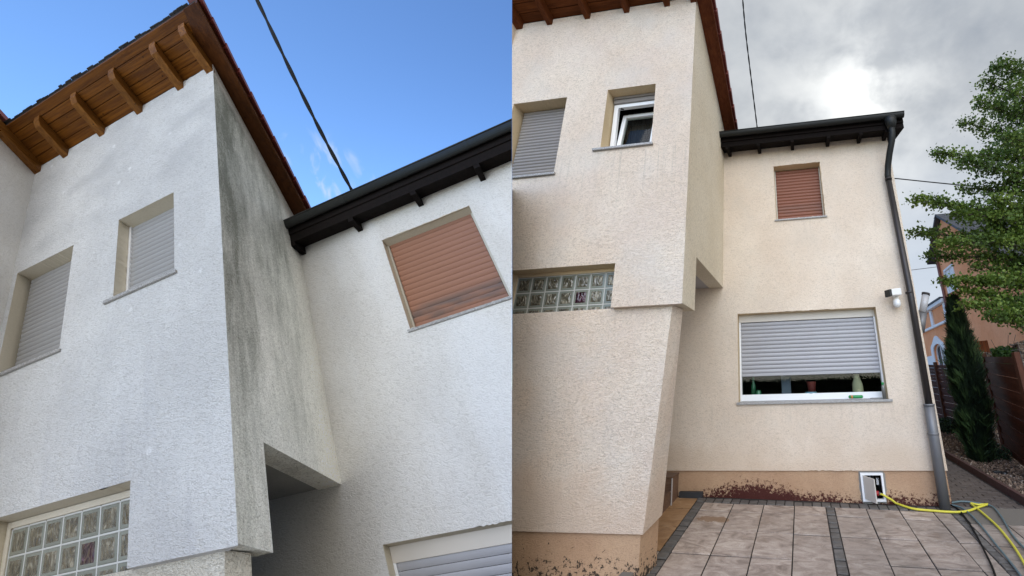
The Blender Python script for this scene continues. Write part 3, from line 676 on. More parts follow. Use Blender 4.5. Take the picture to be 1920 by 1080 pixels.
LEFT = dict(side='left', T=T_left, clip=1, label='weathered white house with green-grey streaks under its brown eaves, leaning over against blue sky',
    mats=dict(front='plaster_left', lower='plaster_left_low', side='plaster_left_side', main='plaster_left_main', reveal='reveal_left', under='soffit_in', board='board', rafter='rafter', verge='verge', grey='slat_grey', red='slat_red', bigm='slat_light'),
    corner_bot=-1.25, corner_top=-1.12, conc_bot=-1.46, conc_top=-1.41, low_dx=0.02,
    lw=(-4.02, -3.12, 4.43, 5.67), sw=(-2.46, -1.72, 4.74, 5.70), gb=(-3.66, -2.145, 2.52, 3.066),
    red=(-0.33, 0.74, 4.63, 5.82), big=(-1.16, 1.35, 1.3, 2.765), gb_start=-3.60, gb_top=3.005, big_shut=1.8,
    rafters=[-3.52, -2.87, -2.24, -1.60, -1.17], verge_u=-0.88, verge_k=-0.115, wing_u=-4.10, wing=True,
    lowroof_u0=-1.46, lowroof_u1=1.8, gut_w=6.315, soff_w=6.17, tails=[-1.36, -0.55, 0.25, 1.0], brackets=[-0.55, 0.25, 1.0],
    lab_lw=None, lab_sw=None, lab_red='faded terracotta shutter with a grey stain', lab_big=None)
RIGHT = dict(side='right', T=T_right, clip=-1, label='clean cream house with peach plinth and dark gutter behind the paved forecourt',
    mats=dict(front='plaster_right', lower='plaster_right', side='plaster_right_side', main='plaster_right_main', reveal='reveal', under='soffit_in_r', board='board_r', rafter='rafter_r', verge='verge_r', grey='slat_grey_r', red='slat_red_r', bigm='slat_light'),
    corner_bot=-1.28, corner_top=-1.23, conc_bot=-1.30, conc_top=-1.27, low_dx=0.0,
    lw=(-4.02, -3.155, 4.44, 5.73), sw=(-2.52, -1.79, 4.75, 5.765), gb=(-3.60, -2.13, 2.52, 3.06),
    red=(-0.27, 0.64, 4.58, 5.745), big=(-1.04, 1.30, 1.37, 2.83), gb_start=-3.535, gb_top=3.01, big_shut=1.79,
    rafters=[-3.70, -3.04, -2.37, -1.70, -1.27], verge_u=-1.02, verge_k=-0.012, wing_u=-4.30, wing=True,
    lowroof_u0=-1.29, lowroof_u1=2.20, gut_w=6.315, soff_w=6.18, tails=[-1.14, -0.53, 0.13, 0.82, 1.42, 1.9], brackets=[-0.53, 0.13, 0.82, 1.42],
    lab_lw=None, lab_sw=None, lab_red='terracotta shutter, closed', lab_big='light grey shutter, three quarters down')
HL = build_house(LEFT)
HR = build_house(RIGHT)
ctx.T = T_right

# ---- right house: downpipe, hatch, steps
DP = MB().tube([(1.955, 5.90, 6.24), (1.955, 5.90, 6.15), (1.95, 5.90, 6.02)], [0.11, 0.10, 0.06], 14).build('downpipe', MAT['gutter'], HR, smooth=True)
MB().tube([(1.95, 5.90, 6.04), (1.945, 5.905, 5.93), (1.93, 5.94, 5.80), (1.88, 6.05, 5.60), (1.845, 6.16, 5.40), (1.83, 6.215, 5.24), (1.83, 6.22, 5.12)], 0.058, 14).build('pipe_bend', MAT['gutter'], DP, smooth=True)
MB().tube([(1.83, 6.22, 5.14), (1.862, 6.22, 3.09), (1.845, 6.22, 1.27)], 0.054, 14).build('pipe', MAT['pipe'], DP, smooth=True)
MB().tube([(1.84, 6.21, 1.30), (1.83, 6.205, 0.90), (1.81, 6.20, -0.05)], 0.073, 16).build('pipe', MAT['zinc'], DP, smooth=True)
for w, r in ((1.29, 0.08), (0.90, 0.079)): MB().tube([(1.84 if w > 1 else 1.83, 6.208, w), (1.84 if w > 1 else 1.83, 6.208, w + 0.025)], r, 16).build('pipe_collar', MAT['zinc'], DP, smooth=True)
for w in (5.15, 3.0): 
    c = MB().tube([(1.845 if w < 4 else 1.832, 6.22, w), (1.845 if w < 4 else 1.832, 6.22, w + 0.03)], 0.062, 14).build('pipe_clamp', MAT['pipe'], DP, smooth=True)
# hatch
HT = empty('meter_hatch', T_right((0.9, 6.32, 0.04)), 'small white access hatch standing open', parent=HR)
MB().box(0.745, 0.775, 6.30, 6.36, 0.035, 0.395).box(1.035, 1.065, 6.30, 6.36, 0.035, 0.395).box(0.7755, 1.0345, 6.30, 6.36, 0.365, 0.395).box(0.7755, 1.0345, 6.30, 6.36, 0.035, 0.065).build('frame', MAT['pvc'], HT)
MB().hexa([(0.775, 6.30, 0.07), (0.79, 6.305, 0.07), (0.905, 6.06, 0.07), (0.89, 6.055, 0.07)], [(0.775, 6.30, 0.365), (0.79, 6.305, 0.365), (0.905, 6.06, 0.365), (0.89, 6.055, 0.365)]).build('door', MAT['cream_pvc'], HT, bevel=0.003)
MB().box(0.70, 1.10, 6.52, 6.54, 0.0, 0.42).box(0.74, 0.755, 6.365, 6.52, 0.0, 0.42).box(1.055, 1.07, 6.365, 6.52, 0.0, 0.42).box(0.756, 1.054, 6.365, 6.52, 0.0, 0.03).build('cupboard', MAT['interior'], HT)
MB().box(0.98, 1.02, 6.42, 6.47, 0.22, 0.31).build('junction_box', MAT['white'], HT)
for x, r in ((0.90, 0.014), (0.94, 0.018)): MB().tube([(x, 6.45, 0.07), (x, 6.45, 0.36)], r, 8).build('conduit', MAT['zinc'], HT, smooth=True)
for k in range(3): MB().tube([(0.92 + .02 * k, 6.43, 0.33 - .02 * k), (0.97, 6.41, 0.35), (1.02, 6.42, 0.28), (1.0 + .01 * k, 6.42, 0.10)], 0.006, 6).build('wire', MAT['black'], HT, smooth=True)
# cement patch round the hatch, proud of the plinth
cp = MB(); rr = random.Random(5); N_ = 28; o_ = []; i_ = []
for k in range(N_):
    t = 2 * math.pi * k / N_; cx, cz = math.cos(t), math.sin(t); q = 1 / max(abs(cx) / 0.163, abs(cz) / 0.183)
    i_.append((0.905 + cx * q, 0.215 + cz * q)); e = 1 + rr.uniform(0.08, 0.22); o_.append((0.905 + cx * q * e, max(-0.05, min(0.41, 0.215 + cz * q * e))))
for k in range(N_):
    j = (k + 1) % N_; cp.hexa([(i_[k][0], 6.338, i_[k][1]), (i_[j][0], 6.338, i_[j][1]), (o_[j][0], 6.338, o_[j][1]), (o_[k][0], 6.338, o_[k][1])], [(i_[k][0], 6.352, i_[k][1]), (i_[j][0], 6.352, i_[j][1]), (o_[j][0], 6.352, o_[j][1]), (o_[k][0], 6.352, o_[k][1])])
MAT['cement'] = simple('grey cement patch', (0.22, 0.21, 0.19), 0.9, 0.3, bumps=0.6)
cp.build('cement_patch', MAT['cement'], HT)
ctx.T = T_id; ctx.clip = 0

# ------------------------------------------------------------------ ground and paving
def stone_mat(name, c0, c1, c2, veins=True, rough=0.75):
    t = NT(name); r = t.rnd()
    ofs = t.N.new('ShaderNodeCombineXYZ'); t.L.new(t.mth('MULTIPLY', r, 43.0), ofs.inputs[0]); t.L.new(t.mth('MULTIPLY', r, 91.0), ofs.inputs[1])
    base = t.coord('hco', (3.5, 7.5, 5), (0, 0, 0.7)); ad = t.N.new('ShaderNodeVectorMath'); t.L.new(base, ad.inputs[0]); t.L.new(ofs.outputs[0], ad.inputs[1])
    n = t.noise(ad.outputs[0], 1.0, 7, 0.66, 1.6); n2 = t.noise(ad.outputs[0], 6.0, 5, 0.7)
    col = t.ramp(n, [(0.30, c0), (0.5, c1), (0.68, c2)])
    col = t.mix(t.mth('MULTIPLY', t.mth('SUBTRACT', n2, 0.5), 0.5, True), col, tuple(x * 0.4 for x in c0))
    col = t.mix(t.mth('MULTIPLY', r, 0.28), col, tuple(x * 0.62 for x in c1))
    if veins == 'wet':
        w = t.coord('hco'); xyz = t.sep(w); nn = t.noise(t.coord('hco', (9, 9, 9)), 1.0, 5, 0.6)
        dx = t.mth('MULTIPLY', t.mth('SUBTRACT', xyz[0], -1.20), 1.0); dy = t.mth('MULTIPLY', t.mth('SUBTRACT', xyz[1], 5.20), 2.4)
        d = t.mth('SQRT', t.mth('ADD', t.mth('MULTIPLY', dx, dx), t.mth('MULTIPLY', dy, dy)))
        k = t.step(t.mth('ADD', d, t.mth('MULTIPLY', t.mth('SUBTRACT', nn, 0.5), 0.35)), 0.21, 0.18)
        col = t.mix(t.mth('MULTIPLY', k, 0.75), col, (0.22, 0.125, 0.06))
        bl = t.noise(t.coord('hco', (1.3, 1.3, 1.3)), 1.0, 3)
        k2 = t.mth('MULTIPLY', t.step(xyz[0], -1.0, 1.6), t.step(bl, 0.3, 0.62)); col = t.mix(t.mth('MULTIPLY', k2, 0.5), col, (0.17, 0.15, 0.13))
        gr = t.noise(t.coord('hco', (60, 60, 60)), 1.0, 4, 0.7); col = t.mix(t.step(gr, 0.60, 0.70, 0, 0.6), col, (0.09, 0.075, 0.06)); dp = t.noise(t.coord('hco', (2.6, 2.6, 2.6)), 1.0, 6, 0.7); col = t.mix(t.step(dp, 0.54, 0.66, 0, 0.45), col, (0.20, 0.14, 0.10))
    t.inp('Base Color', col); t.inp('Roughness', t.step(n, 0.3, 0.7, rough - 0.15, rough + 0.1)); t.bump(t.mth('ADD', n, t.mth('MULTIPLY', n2, 0.4)), 0.7, 0.012); return t.m
MAT['slab'] = stone_mat('beige stone slab', (0.16, 0.12, 0.095), (0.40, 0.32, 0.265), (0.56, 0.475, 0.40), 'wet')
MAT['slab_wet'] = stone_mat('damp ochre stone slab', (0.22, 0.12, 0.055), (0.33, 0.19, 0.09), (0.42, 0.27, 0.15))
MAT['sett'] = stone_mat('grey granite sett', (0.07, 0.062, 0.056), (0.12, 0.11, 0.10), (0.18, 0.165, 0.15))
MAT['paver'] = stone_mat('brown grey concrete paver', (0.055, 0.042, 0.036), (0.095, 0.075, 0.064), (0.13, 0.105, 0.09))
MAT['concrete'] = simple('washed concrete', (0.17, 0.15, 0.125), 0.9, 0.25, scale=40, kind='hco', bumps=0.7, bscale=150)
MAT['soil'] = simple('dark jointing sand', (0.022, 0.018, 0.015), 0.95, 0.3, scale=12, kind='hco', bumps=0.6)
MAT['kerb'] = simple('red brown kerb', (0.065, 0.030, 0.024), 0.85, 0.25, kind='hco', bumps=0.5)

g = MB(); xs_ = [-120, -40, -12, -6, 0, 8, 20, 60, 160]; ys_ = [-90, -40, -10, 4, 12, 30, 60, 200, 500]
for i in range(len(xs_) - 1):
    for j in range(len(ys_) - 1):
        q = [(xs_[i], ys_[j]), (xs_[i + 1], ys_[j]), (xs_[i + 1], ys_[j + 1]), (xs_[i], ys_[j + 1])]
        g.quad(*[(x, y, gz(x, max(-10, y)) - 0.055) for x, y in q])
MAT['street'] = simple('pale street paving', (0.42, 0.38, 0.33), 0.9, 0.15, scale=3, kind='hco')
gr = g.build('ground', MAT['street'], weld=True); gr['kind'] = 'structure'

def ground_root(name, x, y): 
    e = empty(name, (x, y, gz(x, y))); e['kind'] = 'structure'; return e
def slab(x0, x1, y0, y1, mat, parent, name, rr, gap=0.0065, th=0.05, bev=0.002, dz=0.004):
    x0 += gap; x1 -= gap; y0 += gap * 1.6; y1 -= gap * 1.6; j = rr.uniform(-dz, dz); a = rr.uniform(-dz, dz) * .5
    P = [(x0, y0), (x1, y0), (x1, y1), (x0, y1)]
    return MB().hexa([(x, y, gz(x, y) - th) for x, y in P], [(x, y, gz(x, y) + j + a * (1 if k in (0, 3) else -1)) for k, (x, y) in enumerate(P)]).build(name, mat, parent, bevel=bev)
rr = random.Random(11)
patio = ground_root('patio', 0, 4.5)
MB().quad(*[(x, y, gz(x, y) - 0.009) for x, y in ((-3, 2.0), (3.3, 2.0), (3.3, 5.95), (-3, 5.95))]).build('bedding_sand', MAT['soil'], patio)
rows = [2.21, 2.75, 3.29, 3.83, 4.37, 4.91, 5.45, 5.72]
for cols in ([-1.44, -1.03, -0.62, -0.215, 0.19], [0.30, 0.70, 1.11, 1.515, 1.72]):
    for i in range(len(cols) - 1):
        for j in range(len(rows) - 1):
            slab(cols[i], cols[i + 1], rows[j], rows[j + 1], MAT['slab'], patio, 'paving_slab', rr)
for i, (a, b) in enumerate(((-2.38, -1.97), (-1.97, -1.56))):
    for y0, y1 in ((3.29, 3.83), (3.83, 4.39), (4.39, 4.93), (4.93, 5.48), (5.48, 5.88)):
        slab(a, b, y0, y1, MAT['slab_wet'] if y0 > 4.2 else MAT['slab'], patio, 'paving_slab', rr)
for i, (a, b) in enumerate(((1.82, 2.23), (2.23, 2.64), (2.64, 3.05))):
    for y0, y1 in ((2.75, 3.29), (3.29, 3.80), (3.80, 4.34), (4.34, 4.88), (4.88, 5.41)):
        slab(a, b, y0, y1, MAT['slab'], patio, 'paving_slab', rr)
def sett_strip(x0, x1, y0, y1, along, n):
    for k in range(n):
        if along == 'y': a = y0 + (y1 - y0) * k / n; slab(x0, x1, a, a + (y1 - y0) / n, MAT['sett'], patio, 'sett', rr, 0.006, 0.05, 0.008, 0.006)
        else: a = x0 + (x1 - x0) * k / n; slab(a, a + (x1 - x0) / n, y0, y1, MAT['sett'], patio, 'sett', rr, 0.006, 0.05, 0.008, 0.006)
sett_strip(-1.56, -1.44, 2.75, 5.86, 'y', 25)
sett_strip(0.19, 0.30, 2.75, 5.72, 'y', 25)
sett_strip(1.72, 1.82, 2.75, 5.72, 'y', 25)
sett_strip(-1.44, 1.84, 5.72, 5.875, 'x', 27)
slab(1.84, 3.2, 5.415, 5.94, MAT['concrete'], patio, 'concrete_strip', rr)
path = ground_root('path', 2.3, 7)
MB().quad(*[(x, y, gz(x, y) - 0.009) for x, y in ((1.7, 5.951), (2.9, 5.951), (2.7, 10.5), (1.7, 10.5))]).build('bedding_sand', MAT['soil'], path)
y = 5.945; k = 0
while y < 9.6:
    x = 1.80 - (0.1 if k % 2 else 0)
    xe = 2.72 - (y - 6.06) * 0.05 - 0.03
    while x < xe:
        slab(x, min(x + 0.2, xe + 0.001 + 0.03), y, y + 0.1, MAT['paver'], path, 'paver', rr, 0.0045, 0.05, 0.003, 0.003); x += 0.2
    y += 0.1; k += 1
kb = ground_root('kerb', 2.7, 7)
a = 5.90
while a < 9.9:
    b = a + 0.5; X = lambda y: 2.76 - (y - 6.06) * 0.048
    P = [(X(a), a + .003), (X(a) + 0.06, a + .003), (X(b) + 0.06, b - .003), (X(b), b - .003)]
    MB().hexa([(x, y, gz(x, y) - 0.05) for x, y in P], [(x, y, gz(x, y) + 0.10) for x, y in P]).build('kerb_stone', MAT['kerb'], kb, bevel=0.008); a = b

# gravel bed: loose chips between kerb and fence
def chips_mat():
    t = NT('brown stone chips'); at = t.N.new('ShaderNodeAttribute'); at.attribute_name = 'tone'
    t.inp('Base Color', t.ramp(at.outputs['Fac'], [(0.0, (0.05, 0.032, 0.024)), (0.5, (0.15, 0.10, 0.07)), (0.8, (0.27, 0.19, 0.13)), (1.0, (0.36, 0.30, 0.25))])); t.inp('Roughness', 0.85); return t.m
MAT['chips'] = chips_mat()
def scatter_mesh(name, verts, faces, tones, mat, kind, parent=None, label=None, cat=None):
    me = bpy.data.meshes.new(name); me.from_pydata(verts, [], faces); me.materials.append(mat)
    at = me.attributes.new('tone', 'FLOAT', 'POINT'); at.data.foreach_set('value', tones)
    o = bpy.data.objects.new(name, me); COL.objects.link(o)
    if parent: o.parent = parent; o.location = -world_loc(parent)
    if kind: o['kind'] = kind
    return tag(o, label, cat)
def chips(n, rr):
    V = []; F = []; Tn = []
    for _ in range(n):
        y = rr.uniform(5.75, 12.5); xl = 2.84 - (y - 6.06) * 0.048; x = rr.uniform(xl, 4.2)
        s = rr.uniform(0.010, 0.026); c = Vector((x, y, gz(x, y) + rr.uniform(0.0, 0.05))); q = Matrix.Rotation(rr.uniform(0, 6.28), 3, Vector((rr.uniform(-1, 1), rr.uniform(-1, 1), rr.uniform(-1, 1))).normalized())
        i = len(V); tn = min(1, max(0, rr.gauss(0.5, 0.25)))
        for d in ((1.3, 0, 0), (-1.2, 0.2, 0), (0, 1, 0.1), (0, -1, 0), (0.1, 0, 0.6), (0, 0.1, -0.6)): V.append(tuple(c + q @ (Vector(d) * s))); Tn.append(tn)
        for f in ((0, 2, 4), (2, 1, 4), (1, 3, 4), (3, 0, 4), (2, 0, 5), (1, 2, 5), (3, 1, 5), (0, 3, 5)): F.append(tuple(i + k for k in f))
    return V, F, Tn
bed = MB(); bed.quad(*[(x, y, gz(x, y) + 0.02) for x, y in ((2.84, 5.75), (4.6, 5.75), (4.6, 13), (2.5, 13))]).build('planting_bed', MAT['soil'])['kind'] = 'structure'
tag(scatter_mesh('gravel', *chips(14000, random.Random(2)), MAT['chips'], 'stuff'), 'brown stone chips covering the bed beside the fence', 'gravel')

# ------------------------------------------------------------------ steps beside the lower wall
st = empty('entrance_steps', (-1.9, 5.7, gz(-1.9, 5.7)), 'tiled brown steps tucked between the leaning wall and the peach plinth', 'steps')
MAT['step'] = wood('brown step tile', (0.13, 0.075, 0.05), (0.20, 0.125, 0.085), 'u', 0.5, False)
MAT['trim'] = simple('pale tile edge', (0.45, 0.42, 0.40), 0.5)
def stepbox(n, x0, x1, y0, y1, z0, z1, m=None): return MB().box(x0, x1, y0, y1, z0, z1).build(n, m or MAT['step'], st, bevel=0.004)
zb = gz(-1.9, 5.7)
stepbox('riser', -2.6, -1.86, 5.60, 5.875, zb - 0.05, zb + 0.29); stepbox('tread', -2.6, -1.85, 5.59, 5.875, zb + 0.292, zb + 0.315)
stepbox('riser', -2.6, -1.87, 5.10, 5.598, zb - 0.08, zb + 0.13); stepbox('tread', -2.6, -1.86, 5.09, 5.588, zb + 0.132, zb + 0.152)
stepbox('edge_trim', -1.862, -1.845, 5.56, 5.58, zb - 0.02, zb + 0.30, MAT['trim'])
MAT['slate_dark'] = simple('black brick base', (0.03, 0.032, 0.036), 0.7)
tag(MB().box(-1.835, -1.50, 5.84, 5.90, gz(-1.7, 5.85) - 0.03, gz(-1.7, 5.85) + 0.07).build('base_tile', MAT['slate_dark']), 'dark slate tile lying at the foot of the peach plinth beside the steps', 'tile')
# corner stone at the bottom edge
c = hit(1178, 1076, 1, 3.62)
tag(MB().hexa([(c.x - 0.06, 3.50, -0.1), (c.x + 0.06, 3.50, -0.1), (c.x + 0.06, 3.62, -0.1), (c.x - 0.06, 3.62, -0.1)], [(c.x - 0.055, 3.505, c.z + 0.02), (c.x + 0.055, 3.505, c.z + 0.02), (c.x + 0.055, 3.615, c.z + 0.02), (c.x - 0.055, 3.615, c.z + 0.02)]).build('guard_stone', MAT['concrete'], bevel=0.015), 'grey guard stone in front of the peach plinth corner', 'stone')

# ------------------------------------------------------------------ wall-mounted things, sill clutter
TR = T_right
sc = empty('security_camera', TR((1.57, 6.30, 2.95)), 'white and black security camera with round sensor high beside the downpipe', 'camera')
ctx.T = TR
MB().box(1.60, 1.68, 6.24, 6.32, 2.92, 3.07).build('mount', MAT['white'], sc, bevel=0.008)
b1 = MB().hexa([(1.44, 6.10, 2.94), (1.50, 6.02, 2.94), (1.71, 6.14, 2.97), (1.66, 6.24, 2.97)], [(1.44, 6.10, 3.05), (1.50, 6.02, 3.05), (1.71, 6.14, 3.09), (1.66, 6.24, 3.09)]).build('body', MAT['white'], sc, bevel=0.015)
MB().hexa([(1.425, 6.105, 2.93), (1.493, 6.012, 2.93), (1.53, 6.033, 2.935), (1.462, 6.126, 2.935)], [(1.425, 6.105, 3.045), (1.493, 6.012, 3.045), (1.53, 6.033, 3.05), (1.462, 6.126, 3.05)]).build('lens_face', MAT['black'], sc, bevel=0.006)
lathe([(0.001, 2.775), (0.04, 2.785), (0.062, 2.83), (0.058, 2.89), (0.03, 2.925), (0.001, 2.93)], (1.62, 6.20, 0), 16).build('sensor', MAT['white'], sc, smooth=True)
# wall lamp behind the gable corner
wl = empty('wall_lamp', TR((2.08, 6.6, 2.7)), 'slanted steel and glass wall lamp sticking out past the house corner', 'lamp')
MB().box(1.975, 2.05, 6.50, 6.58, 2.62, 2.72).build('bracket', MAT['pipe'], wl, bevel=0.006)
MB().tube([(2.01, 6.54, 2.42), (2.10, 6.54, 2.72)], 0.065, 14).build('lamp_base', MAT['zinc'], wl, smooth=True)
MB().tube([(2.10, 6.54, 2.74), (2.20, 6.54, 3.03)], 0.06, 14).build('lamp_glass', simple('frosted lamp glass', (0.42, 0.42, 0.43), 0.3), wl, smooth=True)
MB().tube([(2.20, 6.54, 3.03), (2.211, 6.54, 3.065)], 0.067, 14).build('lamp_cap', MAT['pipe'], wl, smooth=True)
# sill things
MAT['green'] = simple('green plastic', (0.01, 0.24, 0.06), 0.3); MAT['orange'] = simple('orange print', (0.5, 0.2, 0.05), 0.4)
sz = 1.40
tb_ = empty('glue_tube', TR((0.80, 6.31, sz + 0.03)), 'bright green tube with orange print lying on the granite sill', 'tube')
lathe([(0.012, 0.70), (0.024, 0.715), (0.024, 0.90), (0.018, 0.915), (0.008, 0.92)], (0, 6.315, sz + 0.035), 12, 'x').build('body', MAT['green'], tb_, smooth=True)
lathe([(0.0245, 0.735), (0.0245, 0.765)], (0, 6.315, sz + 0.035), 12, 'x').build('print_band', MAT['orange'], tb_, smooth=True)
bt = empty('spray_bottle', TR((1.245, 6.34, sz)), 'narrow grey spray bottle with green cap at the right end of the sill', 'bottle')
lathe([(0.028, sz), (0.03, sz + 0.16), (0.026, sz + 0.19), (0.012, sz + 0.20)], (1.245, 6.34, 0), 14).build('body', MAT['bracket'], bt, smooth=True)
lathe([(0.014, sz + 0.2), (0.02, sz + 0.205), (0.02, sz + 0.235), (0.005, sz + 0.24)], (1.245, 6.34, 0), 12).build('cap', MAT['green'], bt, smooth=True)
sp_ = MB()
for (x, y, dx, dy) in ((1.06, 6.31, 0.10, 0.01), (1.02, 6.30, 0.05, -0.01), (1.10, 6.32, 0.12, 0.012)): sp_.tube([(x, y, sz + 0.008), (x + dx, y + dy, sz + 0.012)], 0.006, 6)
tag(sp_.build('pliers', MAT['bracket']), 'pair of steel pliers lying on the sill beside the spray bottle', 'tool')
# things seen behind the big pane
def inside(name, prof, c, m, label, cat): return tag(lathe(prof, c, 14).build(name, m, smooth=True), label, cat)
MAT['teal'] = simple('pale blue plastic', (0.10, 0.22, 0.27), 0.3); MAT['redp'] = simple('dull red pot', (0.17, 0.03, 0.025), 0.5); MAT['cream'] = simple('cream cloth', (0.36, 0.33, 0.22), 0.8); MAT['dgreen'] = simple('green bottle glass', (0.02, 0.10, 0.05), 0.15); MAT['bluegrey'] = simple('blue grey fabric', (0.12, 0.14, 0.19), 0.8)
b0 = 1.42
inside('bottle', [(0.04, b0), (0.04, b0 + 0.22), (0.018, b0 + 0.28), (0.018, b0 + 0.38)], (-0.83, 6.62, 0), MAT['dgreen'], 'tall green bottle behind the left end of the window pane', 'bottle')
inside('jar', [(0.045, b0), (0.05, b0 + 0.05), (0.045, b0 + 0.13), (0.03, b0 + 0.15)], (-0.74, 6.58, 0), MAT['dgreen'], 'squat olive jar beside the tall green bottle behind the pane', 'jar')
inside('flower_pot', [(0.06, b0 + 0.10), (0.075, b0 + 0.25), (0.08, b0 + 0.26)], (0.15, 6.66, 0), MAT['redp'], 'dull red pot in the middle behind the window pane', 'pot')
inside('bowl', [(0.04, b0), (0.09, b0 + 0.03), (0.10, b0 + 0.09), (0.09, b0 + 0.10)], (0.13, 6.60, 0), MAT['teal'], 'pale blue bowl below the red pot behind the window pane', 'bowl')
inside('vase', [(0.05, b0), (0.09, b0 + 0.08), (0.085, b0 + 0.2), (0.04, b0 + 0.33), (0.05, b0 + 0.36)], (0.90, 6.64, 0), MAT['cream'], 'cream vase towards the right end behind the window pane', 'vase')
tag(MB().box(-0.36, -0.20, 6.78, 6.80, b0, b0 + 0.5).build('cloth', MAT['bluegrey']), 'blue grey cloth hanging behind the window pane', 'cloth')
ctx.T = T_id

# ------------------------------------------------------------------ hoses and cables
def path3(pts, zoff, closed=False):
    P = [on_ground(*p[:2]) + Vector((0, 0, zoff + (p[2] if len(p) > 2 else 0))) for p in pts]
    out = []
    for k in range(len(P) - 1):
        p0, p1, p2, p3 = P[max(k - 1, 0)], P[k], P[k + 1], P[min(k + 2, len(P) - 1)]
        for s in range(6):
            t = s / 6; out.append(0.5 * ((2 * p1) + (p2 - p0) * t + (2 * p0 - 5 * p1 + 4 * p2 - p3) * t * t + (3 * p1 - p0 - 3 * p2 + p3) * t ** 3))
    out.append(P[-1]); return out
MAT['yellow'] = simple('yellow hose rubber', (0.62, 0.56, 0.05), 0.45, 0.1); MAT['bluehose'] = simple('blue grey hose rubber', (0.10, 0.15, 0.165), 0.45, 0.15); MAT['blackcable'] = simple('black cable rubber', (0.007, 0.007, 0.007), 0.7, spec=0.2)
MAT['redplug'] = simple('red plug plastic', (0.35, 0.015, 0.02), 0.4)
pw = empty('power_lead', on_ground(1700, 960), 'yellow power lead with red plug running out of the open hatch', 'cable')
st_ = TR((0.955, 6.33, 0.135))
P = path3([(1680, 947), (1710, 957), (1745, 961), (1790, 964), (1815, 962), (1835, 955), (1853, 949)], 0.022)
P = [st_, st_ + Vector((0.06, -0.05, -0.005)), (st_ + Vector((0.12, -0.1, -0.02)) + P[0]) / 2] + P
MB().tube(P, 0.013, 8).build('lead', MAT['yellow'], pw, smooth=True)
MB().tube(path3([(1853, 949), (1835, 950), (1821, 948), (1840, 963), (1870, 990), (1895, 1020), (1915, 1050), (1935, 1090), (1950, 1130)], 0.022), 0.013, 8).build('lead', MAT['yellow'], pw, smooth=True)
MB().tube([st_ + Vector((-0.035, 0.0, 0)), st_ + Vector((0.02, -0.01, 0))], [0.026, 0.030], 12).build('plug', MAT['redplug'], pw, smooth=True)
MB().tube([st_ + Vector((0.02, -0.01, 0)), st_ + Vector((0.05, -0.035, -0.003))], [0.022, 0.014], 12).build('plug_sleeve', MAT['zinc'], pw, smooth=True)
h1 = MB().tube(path3([(1783, 946), (1805, 943), (1835, 947), (1860, 952), (1878, 972), (1898, 1005), (1925, 1035), (1960, 1060)], 0.018), 0.011, 8).build('garden_hose', MAT['bluehose'], smooth=True)
tag(h1, 'blue grey hose arching over the yellow lead to the right edge', 'hose')
h2 = MB().tube(path3([(1784, 950), (1802, 955), (1820, 968), (1842, 992), (1868, 1025), (1890, 1052), (1915, 1085), (1940, 1130)], 0.02), 0.011, 8).build('garden_hose', MAT['bluehose'], smooth=True)
tag(h2, 'blue grey hose crossing the granite sett strip towards the lower right corner', 'hose')
h3 = MB().tube(path3([(1784, 951), (1797, 958), (1812, 976), (1830, 1005), (1848, 1040), (1862, 1070), (1875, 1110)], 0.02), 0.010, 8).build('garden_hose', MAT['blackcable'], smooth=True)
tag(h3, 'black hose leftmost of the hoses coming round the downpipe', 'hose')

def twisted(name, pts, r, label, turns, cat='cable', mat='blackcable'):
    P = []
    for k in range(len(pts) - 1):
        p0, p1, p2, p3 = [Vector(q) for q in (pts[max(k - 1, 0)], pts[k], pts[k + 1], pts[min(k + 2, len(pts) - 1)])]
        for s in range(24):
            t = s / 24; P.append(0.5 * ((2 * p1) + (p2 - p0) * t + (2 * p0 - 5 * p1 + 4 * p2 - p3) * t * t + (3 * p1 - p0 - 3 * p2 + p3) * t ** 3))
    P.append(Vector(pts[-1]))
    root = empty(name, P[-1], label, cat)
    for ph in (0, math.pi):
        Q = []
        for k, p in enumerate(P):
            d = (P[min(k + 1, len(P) - 1)] - P[max(k - 1, 0)]).normalized(); a = d.cross(Vector((0, 1, 0))).normalized(); b = a.cross(d)
            t = ph + turns * 2 * math.pi * k / len(P); Q.append(p + (a * math.cos(t) + b * math.sin(t)) * r * 0.6)
        MB().tube(Q, r, 6).build('strand', MAT[mat], root, smooth=True)
    return root
twisted('overhead_cable', [hit(462, -40, 1, 2.3), hit(482, 0, 1, 2.4), hit(538, 118, 1, 2.65), hit(594, 232, 1, 2.95), hit(640, 320, 1, 3.2), hit(672, 380, 1, 3.4)], 0.0115, 'thick twisted black cable crossing the blue sky', 5)
twisted('overhead_cable', [hit(1391, -20, 1, 5.2), hit(1398, 60, 1, 5.7), hit(1410, 160, 1, 6.4), hit(1421, 250, 1, 7.2)], 0.0105, 'twisted black cable dropping to the dark gutter below the cloudy sky', 7)
w1 = MB().tube([hit(1640, 333, 1, 8), hit(1683, 335, 1, 8.6), hit(1740, 341, 1, 10), hit(1800, 347, 1, 12), hit(1870, 352, 1, 15)], [0.014, 0.014, 0.016, 0.02, 0.024], 6).build('overhead_wire', MAT['blackcable'], smooth=True)
tag(w1, 'thin dark wire running from the house corner into the tree', 'wire')
w2 = MB().tube([hit(1690, 509, 1, 14), hit(1712, 506, 1, 16), hit(1760, 500, 1, 19)], 0.013, 5).build('overhead_wire', MAT['zinc'], smooth=True)
tag(w2, 'faint wire just left of the orange building low in the sky', 'wire')

